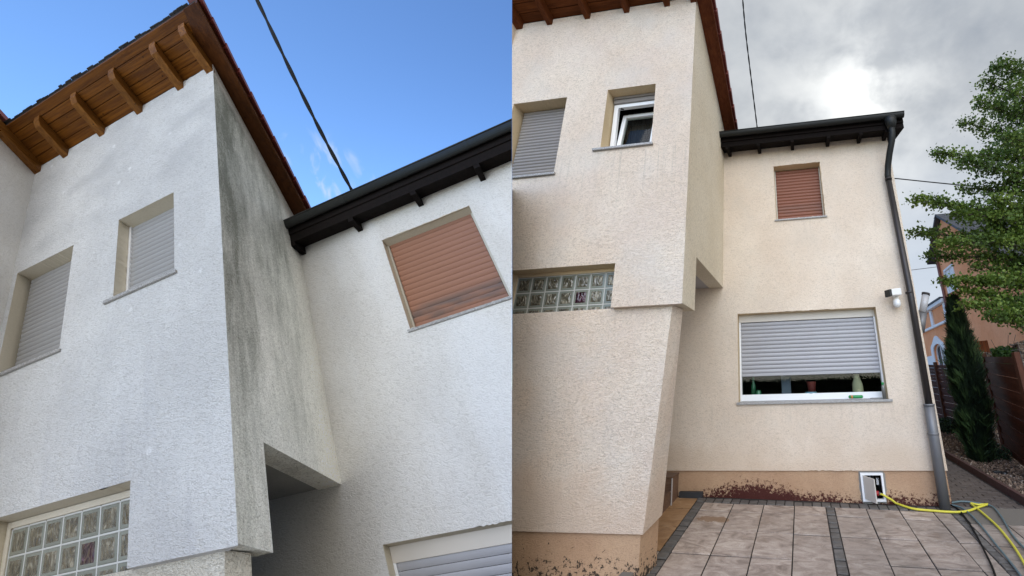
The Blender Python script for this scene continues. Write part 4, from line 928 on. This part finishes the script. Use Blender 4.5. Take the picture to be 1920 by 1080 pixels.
# ------------------------------------------------------------------ fences, gabions
MAT['fence'] = wood('red brown glazed fence wood', (0.045, 0.014, 0.008), (0.105, 0.034, 0.018), 'v', 0.6)
MAT['fence_post'] = wood('brown fence post', (0.05, 0.018, 0.010), (0.10, 0.036, 0.02), 'w', 0.6)
def fence(name, A, B, h, n, label, posts, gap, slab_h, skip=0.0):
    A, B = Vector(A), Vector(B); d = (B - A); Lh = d.length; d.normalize(); nrm = Vector((-d.y, d.x)) * 0.012
    g = lambda p: gz(p.x, p.y)
    R = empty(name, (*(A + B) / 2, g((A + B) / 2)), label, 'fence', 'slatted wooden fences beside the planting bed')
    segs = len(posts) - 1
    for s in range(segs):
        P0 = A + d * (Lh * posts[s]); P1 = A + d * (Lh * posts[s + 1])
        for k in range(n):
            z0 = 0.08 + k * (h - 0.1) / n; z1 = z0 + slab_h
            off = nrm * (1 if k % 2 else -0.6)
            c0, c1 = P0 + off, P1 + off
            MB().hexa([(c0.x - nrm.x, c0.y - nrm.y, g(P0) + z0), (c1.x - nrm.x, c1.y - nrm.y, g(P1) + z0), (c1.x + nrm.x, c1.y + nrm.y, g(P1) + z0), (c0.x + nrm.x, c0.y + nrm.y, g(P0) + z0)],
                      [(c0.x - nrm.x, c0.y - nrm.y, g(P0) + z1), (c1.x - nrm.x, c1.y - nrm.y, g(P1) + z1), (c1.x + nrm.x, c1.y + nrm.y, g(P1) + z1), (c0.x + nrm.x, c0.y + nrm.y, g(P0) + z1)]).build('slat', MAT['fence'], R)
    for t in posts:
        p = A + d * (Lh * t); MB().box(p.x - 0.045, p.x + 0.045, p.y - 0.045, p.y + 0.045, g(p) - 0.05, g(p) + h + 0.05).build('post', MAT['fence_post'], R, bevel=0.006)
    return R
def topz(px, py, y, g): return hit(px, py, 1, y).z - g
ph = hit(1841, 658, 1, 8.80); hpost = ph.z - gz(3.95, 8.8)
fence('wooden_fence', (3.90, 8.80), (3.36, 6.5), hpost - 0.10, 16, 'close red brown slatted fence running out at the right edge behind the gravel bed', [0, 1.0], 0.02, 0.108)
ph2 = hit(1760, 681, 1, 12.0); 
fence('wooden_fence', (3.35, 13.0), (4.12, 9.75), ph2.z - gz(3.7, 12.0), 18, 'far slatted fence seen between the downpipe and the dark columnar conifer', [0, 0.5, 1.0], 0.02, 0.082)
MAT['gabstone'] = chips_mat(); MAT['wire'] = simple('galvanised wire', (0.25, 0.25, 0.24), 0.5, 0.1, 0.7)
def gabion(x, y, w, dpt, h, label, seed):
    rr = random.Random(seed); z0 = gz(x, y)
    R = empty('gabion_pillar', (x, y, z0), label, 'gabion'); V = []; F = []; Tn = []
    for _ in range(int(900 * h)):
        s = rr.uniform(0.03, 0.055); c = Vector((x + rr.uniform(-w / 2 + .02, w / 2 - .02), y + rr.choice((-dpt / 2 + .03, rr.uniform(-dpt / 2, dpt / 2))), z0 + rr.uniform(0.02, h - 0.02)))
        q = Matrix.Rotation(rr.uniform(0, 6.28), 3, Vector((rr.uniform(-1, 1), rr.uniform(-1, 1), rr.uniform(-1, 1))).normalized()); i = len(V); tn = min(1, max(0, rr.gauss(0.45, 0.3)))
        for dd in ((1.1, 0, 0), (-1, 0.2, 0), (0, 0.9, 0.1), (0, -0.9, 0), (0.1, 0, 0.7), (0, 0.1, -0.7)): V.append(tuple(c + q @ (Vector(dd) * s))); Tn.append(tn)
        for f in ((0, 2, 4), (2, 1, 4), (1, 3, 4), (3, 0, 4), (2, 0, 5), (1, 2, 5), (3, 1, 5), (0, 3, 5)): F.append(tuple(i + k for k in f))
    scatter_mesh('stone_fill', V, F, Tn, MAT['gabstone'], 'stuff', R)
    wv = MB(); a, b, c, d = x - w / 2, x + w / 2, y - dpt / 2 - .01, y + dpt / 2 + .01; z = z0
    while z < z0 + h + 0.01:
        wv.tube([(a, c, z), (b, c, z), (b, d, z), (a, d, z), (a, c, z)], 0.004, 4); z += 0.1
    for k in range(4): X = a + (b - a) * k / 3; wv.tube([(X, c, z0), (X, c, z0 + h)], 0.004, 4)
    wv.build('wire_cage', MAT['wire'], R); return R
gabion(4.10, 9.35, 0.30, 0.3, hit(1850, 661, 1, 9.35).z - gz(4.1, 9.35), 'stone filled wire pillar between the dark conifer and the fence post', 1)
gp = hit(1912, 640, 1, 8.2)
gabion(gp.x + 0.06, 8.25, 0.32, 0.3, gp.z - gz(gp.x, 8.25), 'stone filled wire pillar at the right edge rising above the close fence', 2)
pt = [hit(1831, 640, 1, 10.2), hit(1852, 638, 1, 10.2), hit(1858, 662, 1, 10.2), hit(1836, 664, 1, 10.2)]
LT = empty('wooden_screen', pt[3], 'small orange brown slatted screen leaning above the fence post', 'screen')
MAT['screenwood'] = wood('orange brown wood', (0.14, 0.035, 0.010), (0.26, 0.075, 0.025), 'w', 0.6)
for k in range(4):
    a, b = k / 4, (k + 0.88) / 4; q0 = pt[0].lerp(pt[1], a); q1 = pt[0].lerp(pt[1], b); q2 = pt[3].lerp(pt[2], b); q3 = pt[3].lerp(pt[2], a); dn = Vector((0, 0.03, 0)); q2 = q2 + (q2 - q1) * 0.6; q3 = q3 + (q3 - q0) * 0.6
    MB().hexa([q0, q1, q2, q3], [q + dn for q in (q0, q1, q2, q3)]).build('slat', MAT['screenwood'], LT)
sl = empty('ground_spotlight', on_ground(1872, 893), 'small black ground spotlight among the stone chips', 'lamp')
p = on_ground(1872, 893); p2 = on_ground(1880, 905)
MB().box(p.x - 0.07, p.x + 0.05, p.y - 0.03, p.y + 0.03, p.z + 0.01, p.z + 0.08).build('lamp_head', MAT['black'], sl, bevel=0.01)
MB().tube([(p.x + 0.05, p.y, p.z + 0.04), (p.x + 0.12, p.y - 0.05, p.z + 0.03)], [0.035, 0.05], 10).build('lamp_hood', MAT['black'], sl, smooth=True)

# ------------------------------------------------------------------ planting
def leaf_mat(name, stops, rough=0.5, trans=0.25):
    t = NT(name); at = t.N.new('ShaderNodeAttribute'); at.attribute_name = 'tone'
    col = t.ramp(at.outputs['Fac'], stops); t.inp('Base Color', col); t.inp('Roughness', rough); t.inp('Specular IOR Level', 0.35)
    tr = t.N.new('ShaderNodeBsdfTranslucent'); t.L.new(t.mix(0.5, col, (0.10, 0.16, 0.02)), tr.inputs[0])
    mx = t.N.new('ShaderNodeMixShader'); mx.inputs[0].default_value = trans; out = t.N['Material Output']
    t.L.new(t.b.outputs[0], mx.inputs[1]); t.L.new(tr.outputs[0], mx.inputs[2]); t.L.new(mx.outputs[0], out.inputs[0]); return t.m
MAT['leaf'] = leaf_mat('ginkgo leaf', [(0.0, (0.028, 0.056, 0.010)), (0.5, (0.085, 0.145, 0.022)), (1.0, (0.20, 0.27, 0.045))], 0.5, 0.28)
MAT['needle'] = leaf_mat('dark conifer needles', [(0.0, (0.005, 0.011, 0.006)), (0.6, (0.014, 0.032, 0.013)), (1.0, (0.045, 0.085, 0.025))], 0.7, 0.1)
MAT['shrub'] = leaf_mat('shrub leaf', [(0.0, (0.02, 0.05, 0.01)), (0.5, (0.05, 0.12, 0.02)), (1.0, (0.12, 0.20, 0.04))], 0.5, 0.25)
MAT['bark'] = simple('grey brown bark', (0.07, 0.055, 0.042), 0.9, 0.3, bumps=0.8)
def add_leaf(V, F, Tn, c, s, rr, tone, up=0.35):
    n = Vector((rr.gauss(0, 1), rr.gauss(0, 1), rr.gauss(0, 1) + up)).normalized(); a = n.orthogonal().normalized(); a = Matrix.Rotation(rr.uniform(0, 6.28), 3, n) @ a; b = n.cross(a); i = len(V)
    for (x, y, z) in ((0, 0, 0), (0.62, 0.62, 0.12), (0.1, 0.95, 0), (0, 0.78, 0.05), (-0.12, 0.97, 0), (-0.62, 0.6, 0.12)): V.append(tuple(c + (a * x + b * (y - 0.5) + n * z) * s)); Tn.append(tone)
    F.append((i, i + 1, i + 2, i + 3)); F.append((i, i + 3, i + 4, i + 5))
def build_tree():
    rr = random.Random(21); base = Vector((7.2, 9.0, gz(7.2, 9.0)))
    R = empty('ginkgo_tree', base, 'green ginkgo tree reaching in from the right over the orange building', 'tree')
    tp = Vector((8.2, 9.4, 11.5)); tr = MB(); tr.tube([base, base.lerp(tp, 0.3) + Vector((0.1, 0, 0)), base.lerp(tp, 0.6), tp], [0.19, 0.15, 0.10, 0.03], 12).build('trunk', MAT['bark'], R, smooth=True)
    br = [((1960, 150), (1862, 122), 26, 1), ((1960, 190), (1838, 150), 30, 1), ((1960, 235), (1832, 190), 26, 1), ((1960, 268), (1800, 228), 20, 1), ((1960, 300), (1750, 287), 22, 1), ((1960, 330), (1800, 305), 26, 1),
          ((1960, 400), (1712, 374), 17, 1), ((1960, 372), (1800, 352), 20, 1), ((1970, 440), (1706, 436), 22, 1), ((1970, 420), (1790, 400), 26, 1), ((1970, 490), (1735, 478), 20, 1), ((1970, 460), (1830, 440), 26, 1),
          ((1970, 540), (1762, 528), 13, 1), ((1970, 515), (1820, 500), 24, 1), ((1970, 560), (1800, 545), 14, 1), ((1970, 585), (1806, 572), 13, 0.8), ((1970, 600), (1850, 590), 14, 0.8), ((1970, 350), (1880, 340), 30, 1), ((1970, 210), (1890, 170), 40, 1), ((1960, 270), (1880, 260), 34, 1), ((1990, 470), (1760, 455), 18, 1), ((1990, 440), (1850, 420), 32, 1.2), ((1990, 520), (1870, 480), 36, 1.2), ((1990, 540), (1840, 525), 24, 1.1), ((1990, 400), (1860, 375), 30, 1.1), ((1990, 300), (1850, 280), 30, 1.1), ((1990, 220), (1860, 205), 30, 1.1), ((1990, 560), (1880, 590), 18, 1)]
    limb = MB(); V = []; F = []; Tn = []
    for (r0, t0, w, dens) in br:
        yd = rr.uniform(7.0, 8.6); A = hit(*r0, 1, 8.5); B = hit(*t0, 1, yd)
        mid = A.lerp(B, 0.5) + Vector((0, 0, rr.uniform(-.1, .12)))
        ax = [base.lerp(tp, 0.5) if False else A, A.lerp(B, 0.25).lerp(mid, 0.3), mid, mid.lerp(B, 0.5), B]
        limb.tube(ax, [0.045, 0.034, 0.024, 0.013, 0.005], 6)
        # a tie back to the trunk
        tpt = base.lerp(tp, max(0.1, min(0.97, (A.z - 0.4) / 12.3))); limb.tube([tpt, A], [0.06, 0.045], 6)
        zd = (B - CAM).dot(ray(PX, PY)); rad = w * zd / FP
        Lb = (B - A).length; nt = int(Lb * 46 * dens)
        for k in range(nt):
            t = (k + rr.random()) / nt; p = A.lerp(mid, t * 2) if t < 0.5 else mid.lerp(B, t * 2 - 1)
            taper = 0.35 + 0.65 * min(1, (1 - t) * 3.2)
            tone0 = 0.45 + 0.45 * noise.noise(p * 1.7) + rr.uniform(-0.2, 0.25)
            # a short spur with a bunch of leaves
            d = Vector((rr.gauss(0, 1), rr.gauss(0, 1.6), rr.gauss(0, 0.75))).normalized() * rad * taper * rr.uniform(0.2, 1.25)
            if rr.random() < 0.25: d.z = abs(d.z) * 1.8 * (1 if rr.random() < 0.6 else -0.8)
            q = p + d - (B - A).normalized() * 0.0
            if rr.random() < 0.6: limb.tube([p, q], [0.007, 0.003], 3, False)
            for m in range(rr.randint(9, 16)):
                c = p.lerp(q, rr.uniform(0.4, 1.05)) + Vector((rr.gauss(0, 0.075), rr.gauss(0, 0.09), rr.gauss(0, 0.05)))
                add_leaf(V, F, Tn, c, rr.uniform(0.030, 0.078), rr, min(1, max(0, tone0 + rr.gauss(0, 0.14))))
    limb.build('limbs', MAT['bark'], R, smooth=True)
    scatter_mesh('crown', V, F, Tn, MAT['leaf'], None, R); print('leaves', len(F) // 2)
build_tree()
def build_conifer():
    rr = random.Random(8); b = on_ground(1843, 868); t = hit(1787, 562, 1, b.y - 0.0); print('conifer', b, t)
    R = empty('columnar_conifer', b, 'tall dark columnar conifer standing in the gravel bed by the fence', 'tree')
    MB().tube([b, b.lerp(t, 0.9)], [0.05, 0.012], 8).build('trunk', MAT['bark'], R, smooth=True)
    V = []; F = []; Tn = []
    for _ in range(13000):
        h = rr.random() ** 0.9; prof = 0.30 * (min(1, (1.0 - h) * 2.1) ** 0.6) * (0.62 + 0.38 * min(1, h * 4)); a = rr.uniform(0, 6.28)
        lump = 0.86 + 0.55 * noise.noise(Vector((math.cos(a) * 2.2, math.sin(a) * 2.2, h * 11)))
        r = prof * lump * (rr.random() ** 0.35) * (1.22 if rr.random() < 0.12 else 1); c = b.lerp(t, h) + Vector((math.cos(a) * r, math.sin(a) * r, 0))
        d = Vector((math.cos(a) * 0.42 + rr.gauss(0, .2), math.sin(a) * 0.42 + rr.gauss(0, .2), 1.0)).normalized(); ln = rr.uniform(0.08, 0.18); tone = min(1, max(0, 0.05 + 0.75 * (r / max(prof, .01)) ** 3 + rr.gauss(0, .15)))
        for s in range(3):
            d2 = (d + Vector((rr.gauss(0, .3), rr.gauss(0, .3), 0))).normalized(); sd = d2.orthogonal().normalized() * rr.uniform(0.006, 0.013); i = len(V)
            for p in (c - sd, c + sd, c + d2 * ln + sd * .3, c + d2 * ln - sd * .3): V.append(tuple(p)); Tn.append(tone)
            F.append((i, i + 1, i + 2, i + 3))
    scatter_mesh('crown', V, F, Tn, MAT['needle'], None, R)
build_conifer()
def shrub(name, c, r, n, s, mat, label, seed, squash=0.7):
    rr = random.Random(seed); R = empty(name, c, label, 'shrub'); V = []; F = []; Tn = []; st = MB()
    for k in range(7): a = rr.uniform(0, 6.28); st.tube([Vector(c), Vector(c) + Vector((math.cos(a) * r * .7, math.sin(a) * r * .7, r * squash * rr.uniform(.8, 1.5)))], [0.01, 0.004], 5)
    st.build('stems', MAT['bark'], R)
    for _ in range(n):
        d = Vector((rr.gauss(0, 1), rr.gauss(0, 1), abs(rr.gauss(0, 1)))).normalized() * r * rr.random() ** 0.4; d.z = d.z * squash + 0.03
        add_leaf(V, F, Tn, Vector(c) + d, s * rr.uniform(.7, 1.3), rr, min(1, max(0, rr.gauss(0.45, 0.22))))
    scatter_mesh('foliage', V, F, Tn, mat, None, R)
p = on_ground(1778, 812); shrub('small_shrub', p, 0.38, 900, 0.05, MAT['needle'], 'low dark shrub in the gravel bed beside the house corner', 3, 0.9)
p = on_ground(1872, 862); shrub('small_shrub', p, 0.26, 700, 0.035, MAT['needle'], 'sparse low shrub at the foot of the columnar conifer', 4, 0.9)
p = hit(1882, 668, 1, 10.5); shrub('hedge_shrub', (p.x, 10.5, p.z - 0.35), 0.75, 2600, 0.08, MAT['shrub'], 'bright green shrub showing above the close fence', 5, 0.75)
p = hit(1833, 668, 1, 10.9); shrub('hedge_shrub', (p.x, 10.9, p.z - 0.3), 0.45, 900, 0.07, MAT['shrub'], 'green shrub peeping out between conifer and wooden screen', 6, 0.8)

# ------------------------------------------------------------------ orange building beyond the fence
MAT['orange_wall'] = plaster('salmon orange render', (0.72, 0.29, 0.13), (0.80, 0.36, 0.18), 0.2, None, (6, 6, 6))
MAT['slate'] = simple('dark slate', (0.040, 0.042, 0.048), 0.6, 0.35, scale=5, bumps=0.5)
MAT['offwhite'] = simple('white painted trim', (0.68, 0.66, 0.64), 0.7, 0.06)
MAT['copper'] = simple('brown copper pipe', (0.16, 0.06, 0.04), 0.5)
def build_neighbour():
    H = empty('town_house', (9, 15, gz(9, 15)), 'salmon orange town house with dark slate gable roof behind the tree', 'building')
    X = 7.0; g0 = -0.5
    pr = [(10.8, g0), (18.2, g0), (18.2, 7.9), (16.8, 8.95), (10.8, 4.15)]
    wy = (16.66, 17.75); wz = (5.45, 6.62)
    # gable wall with an opening: strips around the window
    roofz = lambda y: 8.95 - (16.8 - y) * 0.80 if y < 16.8 else 8.95 - (y - 16.8) * 0.76
    def wallpoly(pts, x0=X, x1=X + 0.4): return ([(x0, y, z) for y, z in pts], [(x1, y, z) for y, z in pts])
    m = MB(); m.hexa(*wallpoly([(10.8, g0), (wy[0], g0), (wy[0], roofz(wy[0])), (10.8, roofz(10.8))]))
    m.hexa(*wallpoly([(wy[1], g0), (18.2, g0), (18.2, roofz(18.2)), (wy[1], roofz(wy[1]))])); m.hexa(*wallpoly([(wy[0], g0), (wy[1], g0), (wy[1], wz[0]), (wy[0], wz[0])])); m.hexa(*wallpoly([(wy[0], wz[1]), (wy[1], wz[1]), (wy[1], roofz(wy[1])), (16.8, 8.95), (wy[0], roofz(wy[0]))]))
    m.build('gable_wall', MAT['orange_wall'], H, weld=True)
    MB().box(X + 0.402, 18, 10.8, 11.2, g0, 4.3).build('eaves_wall', MAT['orange_wall'], H)
    W = empty('window', (X, 17.2, 5.45), None, parent=H)
    f = MB(); a, b = wy; c, d = wz
    f.box(X - 0.04, X + 0.06, a, a + 0.09, c, d).box(X - 0.04, X + 0.06, b - 0.09, b, c, d).box(X - 0.04, X + 0.06, a + 0.091, b - 0.091, d - 0.09, d).box(X - 0.06, X + 0.06, a + 0.091, b - 0.091, c, c + 0.09).build('frame', MAT['offwhite'], W)
    MB().box(X + 0.02, X + 0.05, a + 0.09, (a + b) / 2 - 0.02, c + 0.09, d - 0.09).build('shutter_leaf', MAT['offwhite'], W); MB().box(X + 0.02, X + 0.05, (a + b) / 2 + 0.02, b - 0.09, c + 0.09, d - 0.09).build('shutter_leaf', MAT['offwhite'], W)
    MB().box(X + 0.08, X + 0.10, a, b, c, d).build('pane', MAT['interior'], W)
    MB().tube([(X - 0.08, 18.12, g0), (X - 0.08, 18.12, 7.8)], 0.07, 8).build('downpipe', MAT['copper'], H, smooth=True)
    # roof of overlapping slates: near slope and far slope
    RF = empty('roof', (12, 16.8, 8.9), None, parent=H); rr = random.Random(9)
    def rz(y): return roofz(y) + 0.05
    MB().hexa([(X - 0.25, 10.3, rz(10.3)), (18, 10.3, rz(10.3)), (18, 16.8, rz(16.8)), (X - 0.25, 16.8, rz(16.8))], [(X - 0.25, 10.3, rz(10.3) + 0.12), (18, 10.3, rz(10.3) + 0.12), (18, 16.8, rz(16.8) + 0.12), (X - 0.25, 16.8, rz(16.8) + 0.12)]).build('near_slope', MAT['slate'], RF)
    MB().hexa([(X - 0.25, 16.8, rz(16.8)), (18, 16.8, rz(16.8)), (18, 19.0, rz(19.0)), (X - 0.25, 19.0, rz(19.0))], [(X - 0.25, 16.8, rz(16.8) + 0.12), (18, 16.8, rz(16.8) + 0.12), (18, 19.0, rz(19.0) + 0.12), (X - 0.25, 19.0, rz(19.0) + 0.12)]).build('far_slope', MAT['slate'], RF)
    y = 12.2; k = 0
    while y < 16.7:
        x = X - 0.27 - (0.15 if k % 2 else 0)
        while x < X + 3.4:
            j = rr.uniform(0, 0.012); x0 = max(x, X - 0.27)
            MB().hexa([(x0, y, rz(y) + 0.135 + j), (x + 0.29, y, rz(y) + 0.135 + j), (x + 0.29, y + 0.36, rz(y + 0.36) + 0.122), (x0, y + 0.36, rz(y + 0.36) + 0.122)], [(x0, y, rz(y) + 0.155 + j), (x + 0.29, y, rz(y) + 0.155 + j), (x + 0.29, y + 0.36, rz(y + 0.36) + 0.135), (x0, y + 0.36, rz(y + 0.36) + 0.135)]).build('slate', MAT['slate'], RF)
            x += 0.3
        y += 0.26; k += 1
    # lower wing beyond: cornices, pilasters, arched window
    Y0, Y1 = 18.21, 25.0
    ay0, ay1, az0, azs = 19.75, 21.15, 0.6, 3.0
    n = 12; arch = [(ay0 + (ay1 - ay0) * 0.5 * (1 - math.cos(math.pi * k / n)), azs + 0.5 * math.sin(math.pi * k / n) ** 0.7) for k in range(n + 1)]
    m = MB(); top = 5.2
    m.hexa(*wallpoly([(Y0, g0), (ay0, g0), (ay0, top), (Y0, top)])); m.hexa(*wallpoly([(ay1, g0), (Y1, g0), (Y1, top), (ay1, top)])); m.hexa(*wallpoly([(ay0, g0), (ay1, g0), (ay1, az0), (ay0, az0)]))
    for k in range(n): m.hexa(*wallpoly([arch[k], arch[k + 1], (arch[k + 1][0], top), (arch[k][0], top)]))
    m.build('wing_wall', MAT['orange_wall'], H, weld=True)
    MB().box(X - 0.22, X + 0.02, Y0, Y1, 5.22, 5.40).build('cornice', MAT['offwhite'], H, bevel=0.02); MB().box(X - 0.28, X + 1.0, Y0, Y1, 5.41, 5.47).build('wing_roof', MAT['slate'], H)
    MB().box(X - 0.16, X - 0.002, Y0, Y1, 4.28, 4.40).build('cornice', MAT['offwhite'], H, bevel=0.02)
    for y in (18.3, 20.3, 22.3): MB().box(X - 0.08, X - 0.002, y, y + 0.28, 4.41, 5.21).build('pilaster', MAT['offwhite'], H)
    A = empty('window', (X, 20.4, 0.6), 'arched window with white surround', parent=H); sr = MB()
    big = [(ay0 - 0.32 + (ay1 - ay0 + 0.64) * 0.5 * (1 - math.cos(math.pi * k / n)), azs + (0.80 + 0.12 * math.cos(math.pi * (k - 6) / 3)) * math.sin(math.pi * k / n) ** 0.6) for k in range(n + 1)]
    for k in range(n): sr.hexa([(X - 0.05, *arch[k]), (X - 0.05, *arch[k + 1]), (X - 0.05, *big[k + 1]), (X - 0.05, *big[k])], [(X - 0.001, *arch[k]), (X - 0.001, *arch[k + 1]), (X - 0.001, *big[k + 1]), (X - 0.001, *big[k])])
    sr.box(X - 0.05, X - 0.001, ay0 - 0.6, ay0, az0, azs).box(X - 0.05, X - 0.001, ay1, ay1 + 1.2, az0, azs).build('surround', MAT['offwhite'], A)
    fr = MB(); yc = (ay0 + ay1) / 2
    fr.box(X + 0.1, X + 0.16, yc - 0.04, yc + 0.04, az0, azs + 0.58)
    for k in range(n):
        p, q = arch[k], arch[k + 1]; ip = (yc + (p[0] - yc) * 0.9, azs + (p[1] - azs) * 0.86); iq = (yc + (q[0] - yc) * 0.9, azs + (q[1] - azs) * 0.86)
        fr.hexa([(X + 0.1, *p), (X + 0.1, *q), (X + 0.1, *iq), (X + 0.1, *ip)], [(X + 0.16, *p), (X + 0.16, *q), (X + 0.16, *iq), (X + 0.16, *ip)])
    for s in (ay0, ay1 - 0.07): fr.box(X + 0.1, X + 0.16, s, s + 0.07, az0, azs)
    fr.build('frame', MAT['offwhite'], A)
    MB().box(X + 0.18, X + 0.2, ay0 - 0.1, ay1 + 0.1, az0, azs + 0.7).build('pane', simple('dim reflecting glass', (0.03, 0.035, 0.04), 0.08), A)
    # small attic wing left of the gable with its sloping roof
    MB().hexa([(X + 1.2, 18.3, 5.4), (X + 1.2, 19.9, 5.4), (X + 1.2, 19.9, 6.9), (X + 1.2, 18.3, 7.7)], [(X + 4, 18.3, 5.4), (X + 4, 19.9, 5.4), (X + 4, 19.9, 6.9), (X + 4, 18.3, 7.7)]).build('attic_wall', MAT['orange_wall'], H)
    MB().hexa([(X + 1.0, 18.2, 7.76), (X + 1.0, 20.1, 6.80), (X + 4, 20.1, 6.80), (X + 4, 18.2, 7.76)], [(X + 1.0, 18.2, 7.86), (X + 1.0, 20.1, 6.92), (X + 4, 20.1, 6.92), (X + 4, 18.2, 7.86)]).build('attic_roof', MAT['slate'], H)
build_neighbour()
# ------------------------------------------------------------------ clipped hedge added behind the viewer, unseen, to darken the pane reflections
def build_hedge():
    rr = random.Random(31); H = empty('unseen_hedge', (0, -7.5, gz(0, -7.5)), 'clipped green hedge added unseen behind the viewer for the panes to reflect', 'hedge')
    MAT['hedge_core'] = simple('dark hedge core', (0.012, 0.022, 0.008), 0.95)
    MB().box(-16, 16, -8.4, -7.3, -1.2, 1.9).build('stems', MAT['hedge_core'], H, bevel=0.1)
    V = []; F = []; Tn = []
    for _ in range(9000):
        x = rr.uniform(-16, 16); top = rr.random() < 0.25
        c = Vector((x, rr.uniform(-8.4, -7.2) if top else -7.25 + rr.gauss(0, 0.05), 1.92 + rr.gauss(0, 0.05) if top else rr.uniform(-0.9, 1.95)))
        add_leaf(V, F, Tn, c, rr.uniform(0.06, 0.11), rr, min(1, max(0, rr.gauss(0.4, 0.2))))
    scatter_mesh('foliage', V, F, Tn, MAT['shrub'], None, H)
build_hedge()
